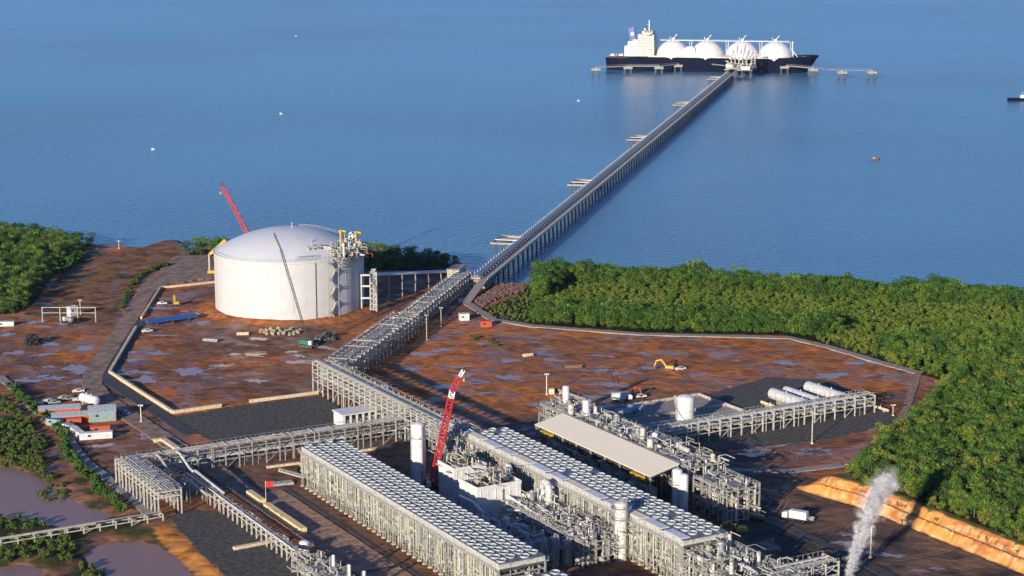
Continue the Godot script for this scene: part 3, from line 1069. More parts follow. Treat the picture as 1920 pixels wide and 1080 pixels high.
func vessel_mesh(r: float, h: float, skirt := 0.0) -> ArrayMesh:
	var b := MB.new()
	var prof := []
	if skirt > 0.0:
		prof.append(Vector2(r * 0.96, 0))
		prof.append(Vector2(r * 0.96, skirt))
	else:
		prof.append(Vector2(0.01, 0.0))
	prof.append(Vector2(r, skirt + 0.02))
	prof.append(Vector2(r, h - r * 0.5))
	for k in 5:
		var a := (k + 1) * PI / 10.0
		prof.append(Vector2(maxf(r * cos(a), 0.01), h - r * 0.5 + r * 0.5 * sin(a)))
	b.lathe(prof, Vector3.ZERO, 22)
	return b.done()


func tower(called: String, label: String, category: String, at: Vector3, r: float, h: float, m: Material, decks: Array, nozzle := true, group := "") -> Node3D:
	var t := thing(called, label, category, at, GRID, group)
	part(t, "shell", vessel_mesh(r, h, minf(2.0, h * 0.15)), m)
	for y: float in decks:
		var b := MB.new()
		b.lathe([Vector2(r + 0.05, y), Vector2(r + 1.1, y), Vector2(r + 1.1, y + 0.14), Vector2(r + 0.05, y + 0.14)], Vector3.ZERO, 16)
		for k: int in 14:
			var a := TAU * k / 14.0
			var p: Vector3 = Vector3(cos(a), 0, sin(a)) * (r + 1.05) + Vector3.UP * y
			b.bar(p, p + Vector3.UP * 1.1, 0.07, 0.07)
			var a1 := TAU * (k + 1) / 14.0
			var p1: Vector3 = Vector3(cos(a1), 0, sin(a1)) * (r + 1.05) + Vector3.UP * y
			b.bar(p + Vector3.UP * 1.1, p1 + Vector3.UP * 1.1, 0.08, 0.08)
		part(t, "platform", b.done(), M.steel)
	var l := MB.new()
	for s in [-0.25, 0.25]:
		l.bar(Vector3(s, 0, r + 0.25), Vector3(s, h - r * 0.4, r + 0.25), 0.07, 0.07)
	for k in int((h - 1.0) / 0.6):
		l.bar(Vector3(-0.25, 0.5 + k * 0.6, r + 0.25), Vector3(0.25, 0.5 + k * 0.6, r + 0.25), 0.05, 0.05)
	part(t, "ladder", l.done(), M.steel)
	if nozzle:
		var p := MB.new()
		p.path([Vector3(0, h - 0.1, 0), Vector3(0, h + 0.8, 0), Vector3(r + 0.5, h + 0.8, 0), Vector3(r + 0.5, 1.0, 0)], 0.2, 7)
		part(t, "overhead_pipe", p.done(), M.pipe_grey)
	return t


func drum_mesh(r: float, n: float) -> ArrayMesh:   # lies along x, centre at the origin
	var b := MB.new()
	b.tube(Vector3(-n / 2, 0, 0), Vector3(n / 2, 0, 0), r, r, 20, false)
	for s in [-1, 1]:
		for k in 4:
			var a0 := k * PI / 8.0
			var a1 := (k + 1) * PI / 8.0
			b.tube(Vector3(s * (n / 2 + sin(a0) * r * 0.5), 0, 0), Vector3(s * (n / 2 + sin(a1) * r * 0.5), 0, 0), r * cos(a0), maxf(r * cos(a1), 0.01), 20, false)
	return b.done()


func drum(called: String, label: String, category: String, at: Vector3, turn: float, r: float, n: float, lift: float, m: Material, group := "") -> Node3D:
	var t := thing(called, label, category, at, turn, group)
	part(t, "shell", drum_mesh(r, n), m, false, Vector3(0, lift + r, 0))
	for s in [-0.32, 0.32]:
		block(t, "saddle", Vector3(n * s, (lift + r * 0.6) * 0.5, 0), Vector3(0.6, lift + r * 0.6, r * 1.5), M.concrete)
	for s in [-0.2, 0.15]:
		rod(t, "nozzle", Vector3(n * s, lift + r, 0), Vector3(n * s, lift + 2 * r + 0.6, 0), 0.22, m)
	return t


func piping(t: Node, called: String, lo: Vector3, hi: Vector3, count: int, m: Material, seed_: int, fat := 0.16) -> void:
	var r := RandomNumberGenerator.new()
	r.seed = seed_
	var b := MB.new()
	for k in count:
		var p := Vector3(r.randf_range(lo.x, hi.x), r.randf_range(lo.y, hi.y), r.randf_range(lo.z, hi.z))
		var rr := fat * r.randf_range(0.45, 1.5)
		var dx := r.randf_range(-6.0, 6.0)
		var dy := r.randf_range(-4.0, 4.0)
		var dz := r.randf_range(-4.0, 4.0)
		match r.randi() % 5:
			0:
				b.path([p, p + Vector3(dx, 0, 0), p + Vector3(dx, dy, 0)], rr, 6)
			1:
				b.path([p, p + Vector3(0, dy, 0), p + Vector3(0, dy, dz), p + Vector3(dx, dy, dz)], rr, 6)
			2:
				b.path([p, p + Vector3(0, 0, dz), p + Vector3(dx, 0, dz)], rr, 6)
			3:
				b.box(p, Vector3(r.randf_range(0.5, 2.2), r.randf_range(0.4, 1.4), r.randf_range(0.5, 1.6)))
			4:
				var top := Vector3(p.x, maxf(p.y, lo.y + 1.0), p.z)
				b.tube(Vector3(p.x, lo.y, p.z), top, rr * 1.6, rr * 1.6, 7)
				b.ball(top, rr * 1.6, 7, 4)
	part(t, called, b.done(), m, true)


func module(called: String, label: String, u0: float, v0: float, lu: float, wv: float, levels: Array, gap: float, busy: float, seed_: int) -> Node3D:
	var t := thing(called, label, "process unit", P(u0, v0), GRID)
	var r := RandomNumberGenerator.new()
	r.seed = seed_
	var nu := maxi(1, roundi(lu / gap))
	var nv := maxi(1, roundi(wv / gap))
	var top: float = levels[-1]
	for k in nu + 1:
		for j in nv + 1:
			var o := Vector3(lu * k / nu, 0, -wv * j / nv)
			var hh := top if r.randf() < 0.7 else float(levels[maxi(0, levels.size() - 2)])
			bar(t, "column", o, o + Vector3.UP * (hh + r.randf_range(0.0, 1.3)), 0.45, 0.45, M.steel)
	for y in levels:
		for j in nv + 1:
			bar(t, "long_beam", Vector3(0, y, -wv * j / nv), Vector3(lu, y, -wv * j / nv), 0.3, 0.5, M.steel)
		for k in nu + 1:
			bar(t, "cross_beam", Vector3(lu * k / nu, y, 0), Vector3(lu * k / nu, y, -wv), 0.3, 0.45, M.steel)
		var k0 := 0
		while k0 < nu:
			for j in nv:
				if r.randf() < 0.5:
					block(t, "floor_grating", Vector3(lu * (k0 + 0.5) / nu, y + 0.3, -wv * (j + 0.5) / nv), Vector3(lu / nu - 0.3, 0.1, wv / nv - 0.3), M.deck_grey)
			k0 += 1
	var mb := MB.new()
	for y in levels:
		for s in [0.15, -wv - 0.15]:
			for q in [0.6, 1.2]:
				mb.bar(Vector3(0, y + q, s), Vector3(lu, y + q, s), 0.09, 0.09)
			for k in int(lu / 2.0) + 1:
				mb.bar(Vector3(k * 2.0, y, s), Vector3(k * 2.0, y + 1.2, s), 0.08, 0.08)
	for k in nu:
		if r.randf() < 0.6:
			mb.bar(Vector3(lu * k / nu, 0.2, 0), Vector3(lu * (k + 1) / nu, levels[0], 0), 0.2, 0.2)
	part(t, "handrail", mb.done(), M.steel_pale, true)
	for k in int(lu * wv * busy / 90.0):
		var y: float = levels[r.randi() % levels.size()]
		var o := Vector3(r.randf_range(2, lu - 2), y + 0.4, -r.randf_range(1.5, wv - 1.5))
		var mm: Material = [M.pipe_white, M.pipe_grey, M.pipe_cream, M.steel_pale][r.randi() % 4]
		if r.randf() < 0.5:
			part(t, "vessel", vessel_mesh(r.randf_range(0.6, 1.3), r.randf_range(2.0, 4.5)), mm, false, o)
		else:
			var rr := r.randf_range(0.5, 0.95)
			part(t, "drum", drum_mesh(rr, r.randf_range(2.5, 6.0)), mm, false, o + Vector3(0, rr + 0.3, 0))
	var nn := int(lu * wv * busy * 0.32)
	piping(t, "piping_cream", Vector3(0, 0.5, -wv), Vector3(lu, top + 1.0, 0), nn, M.pipe_cream, seed_ + 1)
	piping(t, "piping_grey", Vector3(0, 0.5, -wv), Vector3(lu, top + 1.0, 0), nn, M.steel, seed_ + 2)
	piping(t, "piping_white", Vector3(0, 0.5, -wv), Vector3(lu, top + 1.2, 0), nn / 2, M.pipe_white, seed_ + 3, 0.24)
	piping(t, "piping_rusty", Vector3(0, 0.5, -wv), Vector3(lu, top * 0.7, 0), nn / 8, M.pipe_rust, seed_ + 4)
	return t


func lattice(parent: Node, called: String, a: Vector3, b: Vector3, w: float, m: Material, chord := 0.16) -> void:
	var z := (b - a).normalized()
	var x := (Vector3.FORWARD if absf(z.z) < 0.9 else Vector3.RIGHT).cross(z).normalized()
	var y := z.cross(x)
	var mb := MB.new()
	var n := maxi(2, int(a.distance_to(b) / (w * 1.3)))
	var cs := [x + y, x - y, -x - y, y - x]
	for k in 4:
		var e: Vector3 = cs[k] * w * 0.5
		mb.bar(a + e, b + e, chord, chord)
		var f: Vector3 = cs[(k + 1) % 4] * w * 0.5
		for s in n:
			var p := a.lerp(b, float(s) / n)
			var q := a.lerp(b, (s + 1.0) / n)
			mb.bar(p + e, p + f, chord * 0.6, chord * 0.6)
			mb.bar(p + (e if s % 2 else f), q + (f if s % 2 else e), chord * 0.6, chord * 0.6)
	part(parent, called, mb.done(), m)


func crawler_crane(label: String, base: Vector3, turn: float, foot: Vector3, stages: Array, body: Material, hook_drop: float) -> Node3D:
	# stages: [end point, width, material], points relative to the base in the world's axes
	var t := thing("crawler_crane", label, "crane", base)
	var b := Basis(Vector3.UP, turn)
	for s in [-1, 1]:
		var mb := MB.new()
		mb.box(b * Vector3(0, 0.7, s * 2.4), Vector3(7.0, 1.0, 1.0), b)
		for e in [-1, 1]:
			mb.tube(b * Vector3(e * 3.4, 0.7, s * 2.9), b * Vector3(e * 3.4, 0.7, s * 1.9), 0.7, 0.7, 10)
		part(t, "crawler_track", mb.done(), M.steel_dark)
	var up := MB.new()
	up.box(b * Vector3(-0.8, 2.3, 0), Vector3(6.5, 1.9, 3.0), b)
	up.tube(Vector3(0, 1.0, 0), Vector3(0, 1.5, 0), 1.4, 1.4, 12)
	part(t, "machine_house", up.done(), body)
	var cab := MB.new()
	cab.box(b * Vector3(2.6, 2.5, 1.8), Vector3(1.8, 1.9, 1.3), b)
	part(t, "cab", cab.done(), M.white_paint)
	var cw := MB.new()
	cw.box(b * Vector3(-4.6, 2.3, 0), Vector3(1.2, 1.7, 3.4), b)
	part(t, "counterweight", cw.done(), M.steel_dark)
	var p := foot
	for s in stages:
		lattice(t, "boom", p, s[0], s[1], s[2], s[3] if s.size() > 3 else 0.2)
		p = s[0]
	var ropes := MB.new()
	ropes.bar(b * Vector3(-4.0, 3.2, 0), stages[0][0], 0.06, 0.06)
	ropes.bar(p, p - Vector3(0, hook_drop, 0), 0.06, 0.06)
	part(t, "rope", ropes.done(), M.steel_dark)
	block(t, "hook_block", p - Vector3(0, hook_drop + 0.6, 0), Vector3(0.7, 1.3, 0.5), M.yellow_paint)
	return t


func wheels(t: Node, xs: Array, track: float, r: float) -> void:
	for x in xs:
		for s in [-1, 1]:
			rod(t, "wheel", Vector3(x, r, s * track - 0.15), Vector3(x, r, s * track + 0.15), r, M.tyre)


func pickup(label: String, at: Vector3, turn: float, m: Material, group := "") -> void:
	var t := thing("pickup_truck", label, "pickup", at, turn, group)
	var b := MB.new()
	b.box(Vector3(0, 0.75, 0), Vector3(5.2, 0.55, 1.9))
	b.box(Vector3(-1.7, 1.15, 0.9), Vector3(1.8, 0.4, 0.1))
	b.box(Vector3(-1.7, 1.15, -0.9), Vector3(1.8, 0.4, 0.1))
	b.box(Vector3(-2.55, 1.15, 0), Vector3(0.1, 0.4, 1.9))
	b.box(Vector3(1.75, 1.08, 0), Vector3(1.6, 0.22, 1.8))
	part(t, "body", b.done(), m)
	var c := MB.new()
	c.box(Vector3(0.1, 1.72, 0), Vector3(1.9, 0.1, 1.6))
	for s in [-1, 1]:
		c.bar(Vector3(1.35, 1.0, s * 0.85), Vector3(0.95, 1.7, s * 0.75), 0.1, 0.1)
		c.bar(Vector3(-0.85, 1.0, s * 0.85), Vector3(-0.75, 1.7, s * 0.75), 0.14, 0.1)
	part(t, "cab_roof", c.done(), m)
	block(t, "windows", Vector3(0.12, 1.36, 0), Vector3(1.9, 0.6, 1.55), M.glass_dark)
	wheels(t, [-1.6, 1.65], 0.85, 0.38)


func lorry(label: String, at: Vector3, turn: float, cab: Material, kind: String, cargo: Material, group := "") -> void:
	var t := thing("lorry", label, "lorry", at, turn, group)
	block(t, "chassis", Vector3(-0.4, 0.95, 0), Vector3(9.0, 0.3, 1.1), M.steel_dark)
	var b := MB.new()
	b.box(Vector3(3.4, 1.75, 0), Vector3(2.0, 1.7, 2.4))
	b.box(Vector3(3.2, 2.75, 0), Vector3(1.5, 0.35, 2.2))
	part(t, "cab", b.done(), cab)
	block(t, "windscreen", Vector3(4.42, 2.1, 0), Vector3(0.06, 0.7, 2.0), M.glass_dark)
	if kind == "tanker":
		part(t, "tank", drum_mesh(1.25, 5.6), cargo, false, Vector3(-1.3, 2.4, 0))
	elif kind == "box":
		block(t, "box_body", Vector3(-1.4, 2.5, 0), Vector3(6.4, 2.7, 2.45), cargo)
	else:
		block(t, "load_bed", Vector3(-1.4, 1.25, 0), Vector3(6.6, 0.25, 2.45), cargo)
		for s in [-1, 1]:
			block(t, "side_board", Vector3(-1.4, 1.7, s * 1.2), Vector3(6.6, 0.7, 0.1), cargo)
		block(t, "cargo_heap", Vector3(-1.4, 1.85, 0), Vector3(5.8, 0.8, 2.0), M.rock)
	wheels(t, [-3.6, -2.4, 3.2], 1.05, 0.52)


func excavator(label: String, at: Vector3, turn: float, m: Material) -> void:
	var t := thing("excavator", label, "excavator", at, turn)
	for s in [-1, 1]:
		var mb := MB.new()
		mb.box(Vector3(0, 0.5, s * 1.3), Vector3(3.6, 0.75, 0.65))
		for e in [-1, 1]:
			mb.tube(Vector3(e * 1.8, 0.5, s * 1.3 - 0.32), Vector3(e * 1.8, 0.5, s * 1.3 + 0.32), 0.48, 0.48, 9)
		part(t, "track", mb.done(), M.steel_dark)
	var b := MB.new()
	b.box(Vector3(-0.7, 1.7, 0), Vector3(3.8, 1.3, 2.7))
	b.box(Vector3(-2.4, 1.6, 0), Vector3(0.7, 1.4, 2.6))
	part(t, "body", b.done(), m)
	block(t, "cab", Vector3(0.9, 2.2, 0.8), Vector3(1.4, 1.7, 1.1), M.glass_dark)
	var a := MB.new()
	a.bar(Vector3(1.0, 1.9, -0.2), Vector3(3.4, 4.9, -0.2), 0.55, 0.7)
	a.bar(Vector3(3.2, 4.8, -0.2), Vector3(5.9, 4.1, -0.2), 0.5, 0.6)
	part(t, "boom", a.done(), m)
	var s := MB.new()
	s.bar(Vector3(5.7, 4.4, -0.2), Vector3(6.7, 1.3, -0.2), 0.4, 0.5)
	part(t, "stick", s.done(), m)
	var k := MB.new()
	k.box(Vector3(6.5, 0.8, -0.2), Vector3(1.1, 1.0, 1.2), Basis(Vector3.BACK, 0.4))
	part(t, "bucket", k.done(), M.steel_dark)


func container(label: String, at: Vector3, turn: float, n: float, h: float, m: Material, roof: Material, group := "", wide := 2.5, called := "container") -> void:
	var t := thing(called, label, called.replace("_", " "), at, turn, group)
	var b := MB.new()
	b.box(Vector3(0, h * 0.5, 0), Vector3(n, h, wide))
	for s in [-1, 1]:
		for k in int(n / 0.55):
			b.box(Vector3(-n / 2 + 0.3 + k * 0.55, h * 0.5, s * (wide * 0.5 + 0.03)), Vector3(0.26, h - 0.3, 0.08))
	part(t, "body", b.done(), m)
	if wide > 4.5:
		var rf := MB.new()
		for s in [-1.0, 1.0]:
			var p := Vector3(-n / 2 - 0.3, h, s * (wide * 0.5 + 0.4))
			var q := Vector3(n / 2 + 0.3, h, s * (wide * 0.5 + 0.4))
			var up := Vector3(0, wide * 0.24, -s * (wide * 0.5 + 0.4))
			rf.quad(p, q, q + up, p + up)
			rf.quad(p - Vector3(0, 0.15, 0), q - Vector3(0, 0.15, 0), q, p)
			for k in int(n):
				rf.bar(p.lerp(q, (k + 0.5) / n) + Vector3(0, 0.04, 0), p.lerp(q, (k + 0.5) / n) + up + Vector3(0, 0.04, 0), 0.12, 0.07)
		for s in [-1.0, 1.0]:
			rf.tri(Vector3(s * n / 2, h, wide * 0.5), Vector3(s * n / 2, h, -wide * 0.5), Vector3(s * n / 2, h + wide * 0.22, 0))
		part(t, "roof", rf.done(), roof)
	else:
		block(t, "roof", Vector3(0, h + 0.08, 0), Vector3(n + 0.3, 0.16, wide + 0.4), roof)
	block(t, "door", Vector3(n * 0.5 + 0.03, h * 0.48, 0), Vector3(0.07, h * 0.85, wide * 0.85), m)
	block(t, "window", Vector3(-n * 0.2, h * 0.6, wide * 0.5 + 0.09), Vector3(1.2, 0.8, 0.06), M.glass_dark)


func lamp_post(label: String, at: Vector3, h: float, m: Material) -> void:
	var t := thing("lamp_post", label, "lamp post", at)
	rod(t, "pole", Vector3.ZERO, Vector3(0, h, 0), 0.16 + h * 0.006, m)
	block(t, "footing", Vector3(0, 0.3, 0), Vector3(0.9, 0.6, 0.9), M.concrete_cream)
	var b := MB.new()
	b.box(Vector3(0, h, 0), Vector3(1.8, 0.2, 0.3))
	for s in [-1, 1]:
		b.box(Vector3(s * 0.8, h - 0.2, 0.2), Vector3(0.6, 0.35, 0.4))
	part(t, "lamp_head", b.done(), m)


# ---------------------------------------------------------------- the big single things

func storage_tank() -> void:
	var t := thing("storage_tank", "huge round white gas storage tank with a domed roof", "storage tank", Vector3(-119.9, 0, -989.0))
	var w := MB.new()
	w.lathe([Vector2(40.0, 0.4), Vector2(40.0, 30.6)], Vector3.ZERO, 128)
	part(t, "wall", w.done(), M.tank_white)
	var base := MB.new()
	base.lathe([Vector2(41.6, -1.5), Vector2(41.6, 0.9), Vector2(40.0, 0.9)], Vector3.ZERO, 96)
	part(t, "base_ring", base.done(), M.concrete_cream)
	var rim := MB.new()
	rim.lathe([Vector2(40.0, 30.4), Vector2(40.45, 30.6), Vector2(40.45, 31.7), Vector2(39.6, 31.7)], Vector3.ZERO, 128)
	part(t, "rim", rim.done(), M.tank_white)
	var dome := MB.new()
	var prof := []
	for k in 21:
		var a := lerpf(asin(39.7 / 72.0), 0.0, k / 20.0)
		prof.append(Vector2(maxf(72.0 * sin(a), 0.02), 31.6 + 72.0 * (cos(a) - cos(asin(39.7 / 72.0)))))
	# smooth dome
	for k in 20:
		var k0 := dome.v.size()
		for e in 2:
			var q: Vector2 = prof[k + e]
			for s in 97:
				var a := TAU * s / 96.0
				var d := Vector3(cos(a), 0, sin(a))
				dome.vert(d * q.x + Vector3.UP * q.y, (d * q.x / 72.0 + Vector3.UP * sqrt(1.0 - pow(q.x / 72.0, 2.0))).normalized())
		for s in 96:
			dome.i.append_array([k0 + s, k0 + s + 1, k0 + 98 + s, k0 + s, k0 + 98 + s, k0 + 97 + s])
	part(t, "dome", dome.done(), M.dome_white)
	# pale vertical pour joints and lift lines of the wall
	var j := MB.new()
	for k in 40:
		var a := TAU * k / 40.0
		j.bar(Vector3(cos(a) * 40.02, 0.9, sin(a) * 40.02), Vector3(cos(a) * 40.02, 30.5, sin(a) * 40.02), 0.16, 0.10)
	for y in [4.6, 8.9, 13.2, 17.5, 21.8, 26.1]:
		j.lathe([Vector2(40.0, y - 0.06), Vector2(40.05, y - 0.05), Vector2(40.05, y + 0.05), Vector2(40.0, y + 0.06)], Vector3.ZERO, 96)
	part(t, "wall_joints", j.done(), M.tank_white, true)
	var top := MB.new()
	for k in 96:
		var a := TAU * k / 96.0
		var p := Vector3(cos(a) * 39.4, 31.7, sin(a) * 39.4)
		top.bar(p, p + Vector3.UP * 1.1, 0.09, 0.09)
		var b := TAU * (k + 1) / 96.0
		var q := Vector3(cos(b) * 39.4, 31.7, sin(b) * 39.4)
		top.bar(p + Vector3.UP * 1.1, q + Vector3.UP * 1.1, 0.1, 0.1)
	part(t, "rim_rail", top.done(), M.steel, true)
	# zigzag stair on the wall, turned to the right front
	var face := Basis(Vector3.UP, deg_to_rad(-51.0))   # local x points outwards
	var out := face.x
	var side := Vector3(out.z, 0, -out.x)
	for k in 7:
		var y := 3.6 + k * 4.4
		var l := MB.new()
		var dd := 1.0 if k % 2 else -1.0
		l.box(out * 41.3 + side * dd * 1.6 + Vector3.UP * y, Vector3(2.7, 0.25, 2.6), face)
		l.bar(out * 42.6 + side * dd * 2.8 + Vector3.UP * (y + 1.1), out * 42.6 + side * dd * 0.3 + Vector3.UP * (y + 1.1), 0.1, 0.5)
		part(t, "stair_landing", l.done(), M.steel_pale)
		var f := MB.new()
		f.bar(out * 41.6 - side * dd * 1.6 + Vector3.UP * (y - 4.2), out * 41.6 + side * dd * 1.4 + Vector3.UP * y, 1.3, 0.35)
		part(t, "stair_flight", f.done(), M.steel_pale)
	for s in [-3.1, 3.1]:
		rod(t, "stair_post", out * 42.7 + side * s, out * 42.7 + side * s + Vector3.UP * 36.0, 0.2, M.steel)
	var dp := Basis(Vector3.UP, deg_to_rad(-64.0)).x
	rod(t, "down_pipe", dp * 40.4 + Vector3.UP, dp * 40.4 + Vector3.UP * 31.0, 0.22, M.pipe_grey)
	# the pump platform over the right front edge of the roof
	var pb := Basis(Vector3.UP, deg_to_rad(-32.0))
	var deck := MB.new()
	deck.box(pb * Vector3(37.5, 35.2, 0), Vector3(15, 0.5, 20), pb)
	part(t, "pump_platform", deck.done(), M.steel)
	var lower := MB.new()
	lower.box(pb * Vector3(43.5, 31.0, 3), Vector3(5, 0.4, 17), pb)
	part(t, "pump_platform", lower.done(), M.steel)
	for k in 6:
		var z := -9.0 + 3.6 * k
		var b := MB.new()
		b.bar(pb * Vector3(40.2, 27.0, z), pb * Vector3(45.0, 35.0, z), 0.4, 0.4)
		b.bar(pb * Vector3(31.0, 34.0, z), pb * Vector3(31.0, 35.0, z), 0.4, 0.4)
		part(t, "bracket", b.done(), M.steel_pale)
	var hr := MB.new()
	for q in [0.6, 1.2]:
		for s in [-10.0, 10.0]:
			hr.bar(pb * Vector3(30, 35.4 + q, s), pb * Vector3(45, 35.4 + q, s), 0.12, 0.12)
		hr.bar(pb * Vector3(45, 35.4 + q, -10), pb * Vector3(45, 35.4 + q, 10), 0.12, 0.12)
		hr.bar(pb * Vector3(46, 31.2 + q, -5.5), pb * Vector3(46, 31.2 + q, 11.5), 0.12, 0.12)
	part(t, "platform_rail", hr.done(), M.steel_pale, true)
	for k in 4:
		var pp := MB.new()
		var o := pb * Vector3(34.0 + (k % 2) * 6.0, 35.4, -5.0 + 3.2 * k)
		pp.tube(o, o + Vector3.UP * 3.4, 0.8, 0.8, 12)
		pp.ball(o + Vector3.UP * 3.4, 0.8, 12, 6, 0.6)
		part(t, "pump_well", pp.done(), [M.pipe_white, M.pipe_grey, M.green_paint, M.pipe_white][k])
	for s in [-1, 1]:
		var g := MB.new()
		var o := pb * Vector3(39.0 + s * 2.0, 35.4, -2.5 - s * 4.0)
		var hh := 9.0 if s < 0 else 7.5
		for e in [-1, 1]:
			g.bar(o + pb * Vector3(0, 0, e * 1.5), o + pb * Vector3(0, 0, e * 1.5) + Vector3.UP * hh, 0.75, 0.75)
		g.bar(o + pb * Vector3(0, hh, -1.9), o + pb * Vector3(0, hh, 1.9), 1.1, 1.2)
		g.bar(o + pb * Vector3(-1.8, hh + 0.5, 0), o + pb * Vector3(2.6, hh + 0.5, 0), 0.8, 0.9)
		part(t, "hoist_frame", g.done(), M.yellow_paint)
	var tp := Node3D.new()
	tp.name = "platform_piping"
	t.add_child(tp)
	tp.rotation.y = deg_to_rad(-32.0)
	piping(tp, "small_pipes", Vector3(31, 31.5, -9.5), Vector3(46, 38.0, 10), 110, M.pipe_cream, 61, 0.22)
	piping(tp, "large_pipes", Vector3(33, 32.0, -9), Vector3(46, 38.5, 10), 60, M.pipe_white, 62, 0.34)
	piping(tp, "dark_frames", Vector3(36, 31.0, -10), Vector3(47, 37.0, 11), 45, M.steel_dark, 63, 0.3)
	piping(tp, "red_lines", Vector3(42, 31.5, -9), Vector3(46, 36.0, -5), 7, M.red_paint, 64, 0.3)
	piping(tp, "roof_pipes", Vector3(24, 36.8, 9.5), Vector3(31, 37.6, 17), 16, M.steel, 65, 0.2)
	var pv := MB.new()
	pv.ball(Vector3.ZERO, 2.4, 16, 10)
	pv.tube(Vector3(0, -3.0, 0), Vector3(0, -1.8, 0), 0.9, 0.9, 10)
	part(t, "round_vessel", pv.done(), M.white_paint, false, pb * Vector3(33.5, 40.0, -12.0))
	# roof walkway along the crest and small nozzles
	var rw := MB.new()
	for s in [-1.0, 1.0]:
		for k in 12:
			var x0 := lerpf(6.0, 33.0, k / 12.0)
			var x1 := lerpf(6.0, 33.0, (k + 1) / 12.0)
			var y0 := 31.6 + 72.0 * (sqrt(1.0 - pow(x0 / 72.0, 2)) - cos(asin(39.7 / 72.0)))
			var y1 := 31.6 + 72.0 * (sqrt(1.0 - pow(x1 / 72.0, 2)) - cos(asin(39.7 / 72.0)))
			var wd := Basis(Vector3.UP, deg_to_rad(28.0))
			rw.bar(wd * Vector3(x0, y0 + 1.3, s), wd * Vector3(x1, y1 + 1.3, s), 0.13, 0.13)
			rw.bar(wd * Vector3(x0, y0, s), wd * Vector3(x0, y0 + 1.3, s), 0.1, 0.1)
			if s < 0.0:
				rw.bar(wd * Vector3(x0, y0 + 0.25, 0), wd * Vector3(x1, y1 + 0.25, 0), 1.8, 0.12)
	part(t, "roof_walkway", rw.done(), M.steel_pale, true)
	rod(t, "roof_mast", Vector3(2, 42.5, 2), Vector3(2, 46.5, 2), 0.15, M.white_paint)
	var ed := MB.new()
	var e0 := Basis(Vector3.UP, deg_to_rad(-78.0)).x
	var e1 := Basis(Vector3.UP, deg_to_rad(-62.0)).x
	for q in [31.9, 34.2]:
		ed.bar(e0 * 39.0 + Vector3.UP * q, e1 * 39.0 + Vector3.UP * (q + 0.3), 0.3, 0.3)
	for k in 8:
		var m := e0.lerp(e1, k / 7.0)
		ed.bar(m * 39.0 + Vector3.UP * 31.9, m * 39.0 + Vector3.UP * 34.3, 0.16, 0.16)
	part(t, "edge_frame", ed.done(), M.steel)


func pipe_tower() -> void:
	var t := thing("pipe_tower", "pale lattice pipe riser standing right beside the white tank", "pipe tower", Vector3(-73.9, 0.0, -977.4))
	for x in [-1.7, 1.7]:
		for z in [-1.7, 1.7]:
			rod(t, "post", Vector3(x, 0, z), Vector3(x, 21.5, z), 0.3, M.steel_pale)
	for k in 8:
		var y := 1.2 + k * 2.8
		var mb := MB.new()
		mb.bar(Vector3(-1.7, y, -1.7), Vector3(1.7, y, -1.7), 0.3, 0.3)
		mb.bar(Vector3(-1.7, y, 1.7), Vector3(1.7, y, 1.7), 0.3, 0.3)
		mb.bar(Vector3(-1.7, y, 1.7), Vector3(1.7, y + 2.6, 1.7), 0.2, 0.2)
		mb.box(Vector3(0, y + 0.3, 0), Vector3(3.2, 0.12, 3.2))
		part(t, "stage", mb.done(), M.steel_pale)
	for x in [-0.8, 0.0, 0.8]:
		rod(t, "riser_pipe", Vector3(x, 0, 0), Vector3(x, 23.0, 0), 0.3, M.pipe_white)
	for y in [7.0, 13.5, 19.5]:
		rod(t, "link_pipe", Vector3(-7.5, y, 0), Vector3(-1.0, y, 0), 0.55, M.pipe_white)
	rod(t, "link_pipe", Vector3(-6.5, 0.5, 0), Vector3(-6.5, 19.5, 0), 0.45, M.pipe_white)
	var b := thing("pipe_bridge", "long double pipe bridge from the pipe tower to the grey pier gatehouse", "pipe bridge", Vector3(-74.4, 0.0, -995.6))
	var e := Vector3(-33.8, 0.0, -1055.7) - Vector3(-74.4, 0.0, -995.6)
	for k in 3:
		var o := Vector3(0, 0, -k * 2.2)
		rod(b, "pipe", o + Vector3(0, 16.0, 0), o + e + Vector3(0, 6.5, 0), 0.5, M.pipe_white)
	for k in 7:
		var o := e * (k / 6.0)
		var y := lerpf(15.4, 5.9, k / 6.0)
		for s in [0.5, -5.0]:
			bar(b, "column", o + Vector3(0, 0, s), o + Vector3(0, y, s), 0.4, 0.4, M.steel)
		bar(b, "cross_beam", o + Vector3(0, y, 0.8), o + Vector3(0, y, -5.4), 0.35, 0.4, M.steel)


